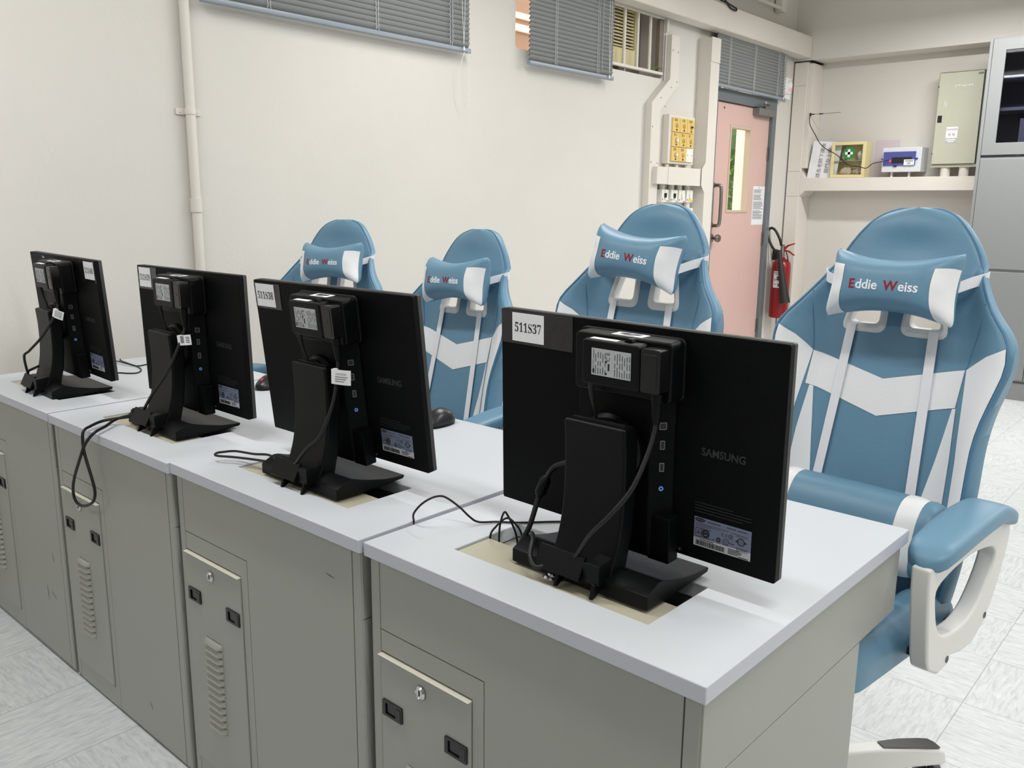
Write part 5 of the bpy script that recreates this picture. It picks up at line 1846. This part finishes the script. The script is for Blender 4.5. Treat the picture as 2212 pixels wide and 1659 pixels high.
sg.build('danger_sign', [M['paper'], M['danger']], dr_, smooth=False)
s2 = MB(); s2.box(.090, .168, -.0014, .0, .174, .205); s2.box(.096, .162, -.0018, -.0013, .192, .200, 1); s2.box(.11, .150, -.0018, -.0013, .180, .187, 1)
s2.build('maker_plate', [M['silverlabel'], M['paper']], dr_, smooth=False)
MB().text('ABB', .021, Matrix.Translation((.284, -.0008, .652)) @ TT, 0, 'CENTER', ext=.0006).build('embossed_mark', M['ink'], dr_, smooth=False)
wm = MB()
wm.tube([(.062, -.0006, .475), (.060, -.0006, .440)], .0018, 5); wm.tube([(.072, -.0006, .470), (.073, -.0006, .428)], .0018, 5)
for q in range(7):
    wm.box(.12 + .018 * q, .12 + .018 * q + random.uniform(.006, .015), -.0009, 0, .572 + random.uniform(-.006, .006), .578 + random.uniform(0, .006))
wm.build('paint_scrape', M['papershade'], dr_, smooth=False)
for z in (.10, .58):
    MB().lathe([(0, 0), (.006, 0), (.005, .003), (0, .003)], 12, Matrix.Translation((.005, .018, z)) @ Matrix.Rotation(PI / 2, 4, 'X')).build('screw', M['blackpaint'], t)
for x in (.098, .226):
    MB().tube([(x, .060, -.066), (x, .060, .004)], .034, 16).build('pipe_stub', M['trunk'], t)

# steel cupboard
t = thing('steel_cupboard', 'tall light grey steel cupboard with a glazed top at the right edge', 'cupboard', (-1.226, 5.88, 0))
CWd, CDp = .90, .325
car = MB()
car.box(0, .020, .004, CDp, .0, 2.425); car.box(CWd - .02, CWd, .004, CDp, 0, 2.425)
car.box(.02, CWd - .02, .004, CDp, 2.402, 2.425); car.box(.02, CWd - .02, .30, CDp, .0, 2.402); car.box(.02, CWd - .02, .012, .30, .13, 1.648)
car.build('carcass', M['cabinet'], t, bevel=.002)
MB().box(.004, CWd - .004, .010, .03, 0, .120).build('plinth', M['cabinet'], t, bevel=.002)
MB().box(.003, CWd - .003, .0125, .014, .118, 1.660).build('joint', M['cabgap'], t)
for z in (1.955, 2.165):
    MB().box(.02, CWd - .02, .05, .30, z, z + .022).build('shelf', M['cabinet'], t, bevel=.002)
for sgn in (0, 1):
    x0 = .022 + sgn * .430; x1 = x0 + .426
    gd = MB(); gd.poly([(x0, 1.664), (x1, 1.664), (x1, 2.418), (x0, 2.418)], [[(x0 + .082, 1.744), (x1 - .062, 1.744), (x1 - .062, 2.342), (x0 + .082, 2.342)]], XZ, 0, .018)
    g_ = gd.build('glass_door', M['cabinet'], t, bevel=.003)
    MB().box(x0 + .076, x1 - .056, .008, .012, 1.738, 2.348).build('glass', M['cabglass'], g_)
    MB().box(x0, x1, 0, .013, .897, 1.640).build('upper_drawer_front', M['cabinet'], t, bevel=.003)
    MB().box(x0, x1, 0, .013, .140, .880).build('lower_drawer_front', M['cabinet'], t, bevel=.003)
MB().box(.025, CWd - .025, .2985, .2998, 1.66, 2.40).build('back_lining', M['cabdark'], t)
t = MB(); t.box(-1.010, -.880, 5.98, 6.12, 1.6485, 1.905); t.box(-.985, -.955, 5.978, 5.981, 1.66, 1.73, 1)
o = t.build('storage_box', [M['cabinet'], M['blackpaint']], bevel=.004)
tag(o, 'pale box standing inside the glazed cupboard', 'box')

# ------------------------------------------------------------------ outside the window and the door
struct(MB().box(-12, WX - .25, -2, 16, -.12, 0).build('trim_2', M['paving'], smooth=False), 'paved walkway outside the door')
o = MB().box(-4.35, -3.95, 8.40, 9.4, 0, 4.0).build('trim_3', M['pillar'], smooth=False)
struct(o, 'cream pillar outside the door')
wl = MB()
ex_bands = [(1.2, 2.545, 2), (2.545, 2.60, 1), (2.60, 2.665, 0), (2.665, 2.86, 1), (2.86, 2.92, 0), (2.92, 2.97, 1), (2.97, 3.02, 0), (3.02, 3.3, 1), (3.3, 3.36, 0), (3.36, 3.9, 1)]
for z0, z1, mi in ex_bands:
    wl.box(-5.2, -5.1 + (.03 if mi == 0 else 0), 3.5, 7.3, z0, z1, mi)
struct(wl.build('trim_4', [M['slatlight'], M['slatbrown'], M['slatorange']], smooth=False), 'banded facade outside the window')
tr_ = thing('garden_tree', 'green leafy tree outside, seen through the door glass', 'tree', (-6.2, 11.9, 0))
MB().tube([(0, 0, 0), (.05, .02, .9), (-.03, 0, 1.9)], [.09, .07, .04], 10, smooth=4).build('trunk', M['bark'], tr_)
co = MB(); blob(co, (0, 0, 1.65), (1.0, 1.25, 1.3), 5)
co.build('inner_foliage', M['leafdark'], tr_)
fo = MB()
rnd = random.Random(3)
for i in range(2600):
    th, ph = rnd.uniform(0, 2 * PI), math.acos(rnd.uniform(-1, 1))
    r_ = rnd.uniform(.45, 1.0) ** .5
    c = Vector((1.2 * r_ * math.sin(ph) * math.cos(th), 1.5 * r_ * math.sin(ph) * math.sin(th), 1.65 + 1.5 * r_ * math.cos(ph)))
    a = Vector((rnd.uniform(-1, 1), rnd.uniform(-1, 1), rnd.uniform(-1, 1))).normalized()
    b = a.orthogonal().normalized()
    s = rnd.uniform(.05, .10)
    fo.add([c - a * s, c + b * s * .5, c + a * s, c - b * s * .5], [(0, 1, 2, 3)])
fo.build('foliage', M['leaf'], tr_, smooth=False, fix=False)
bpy.context.view_layer.update()
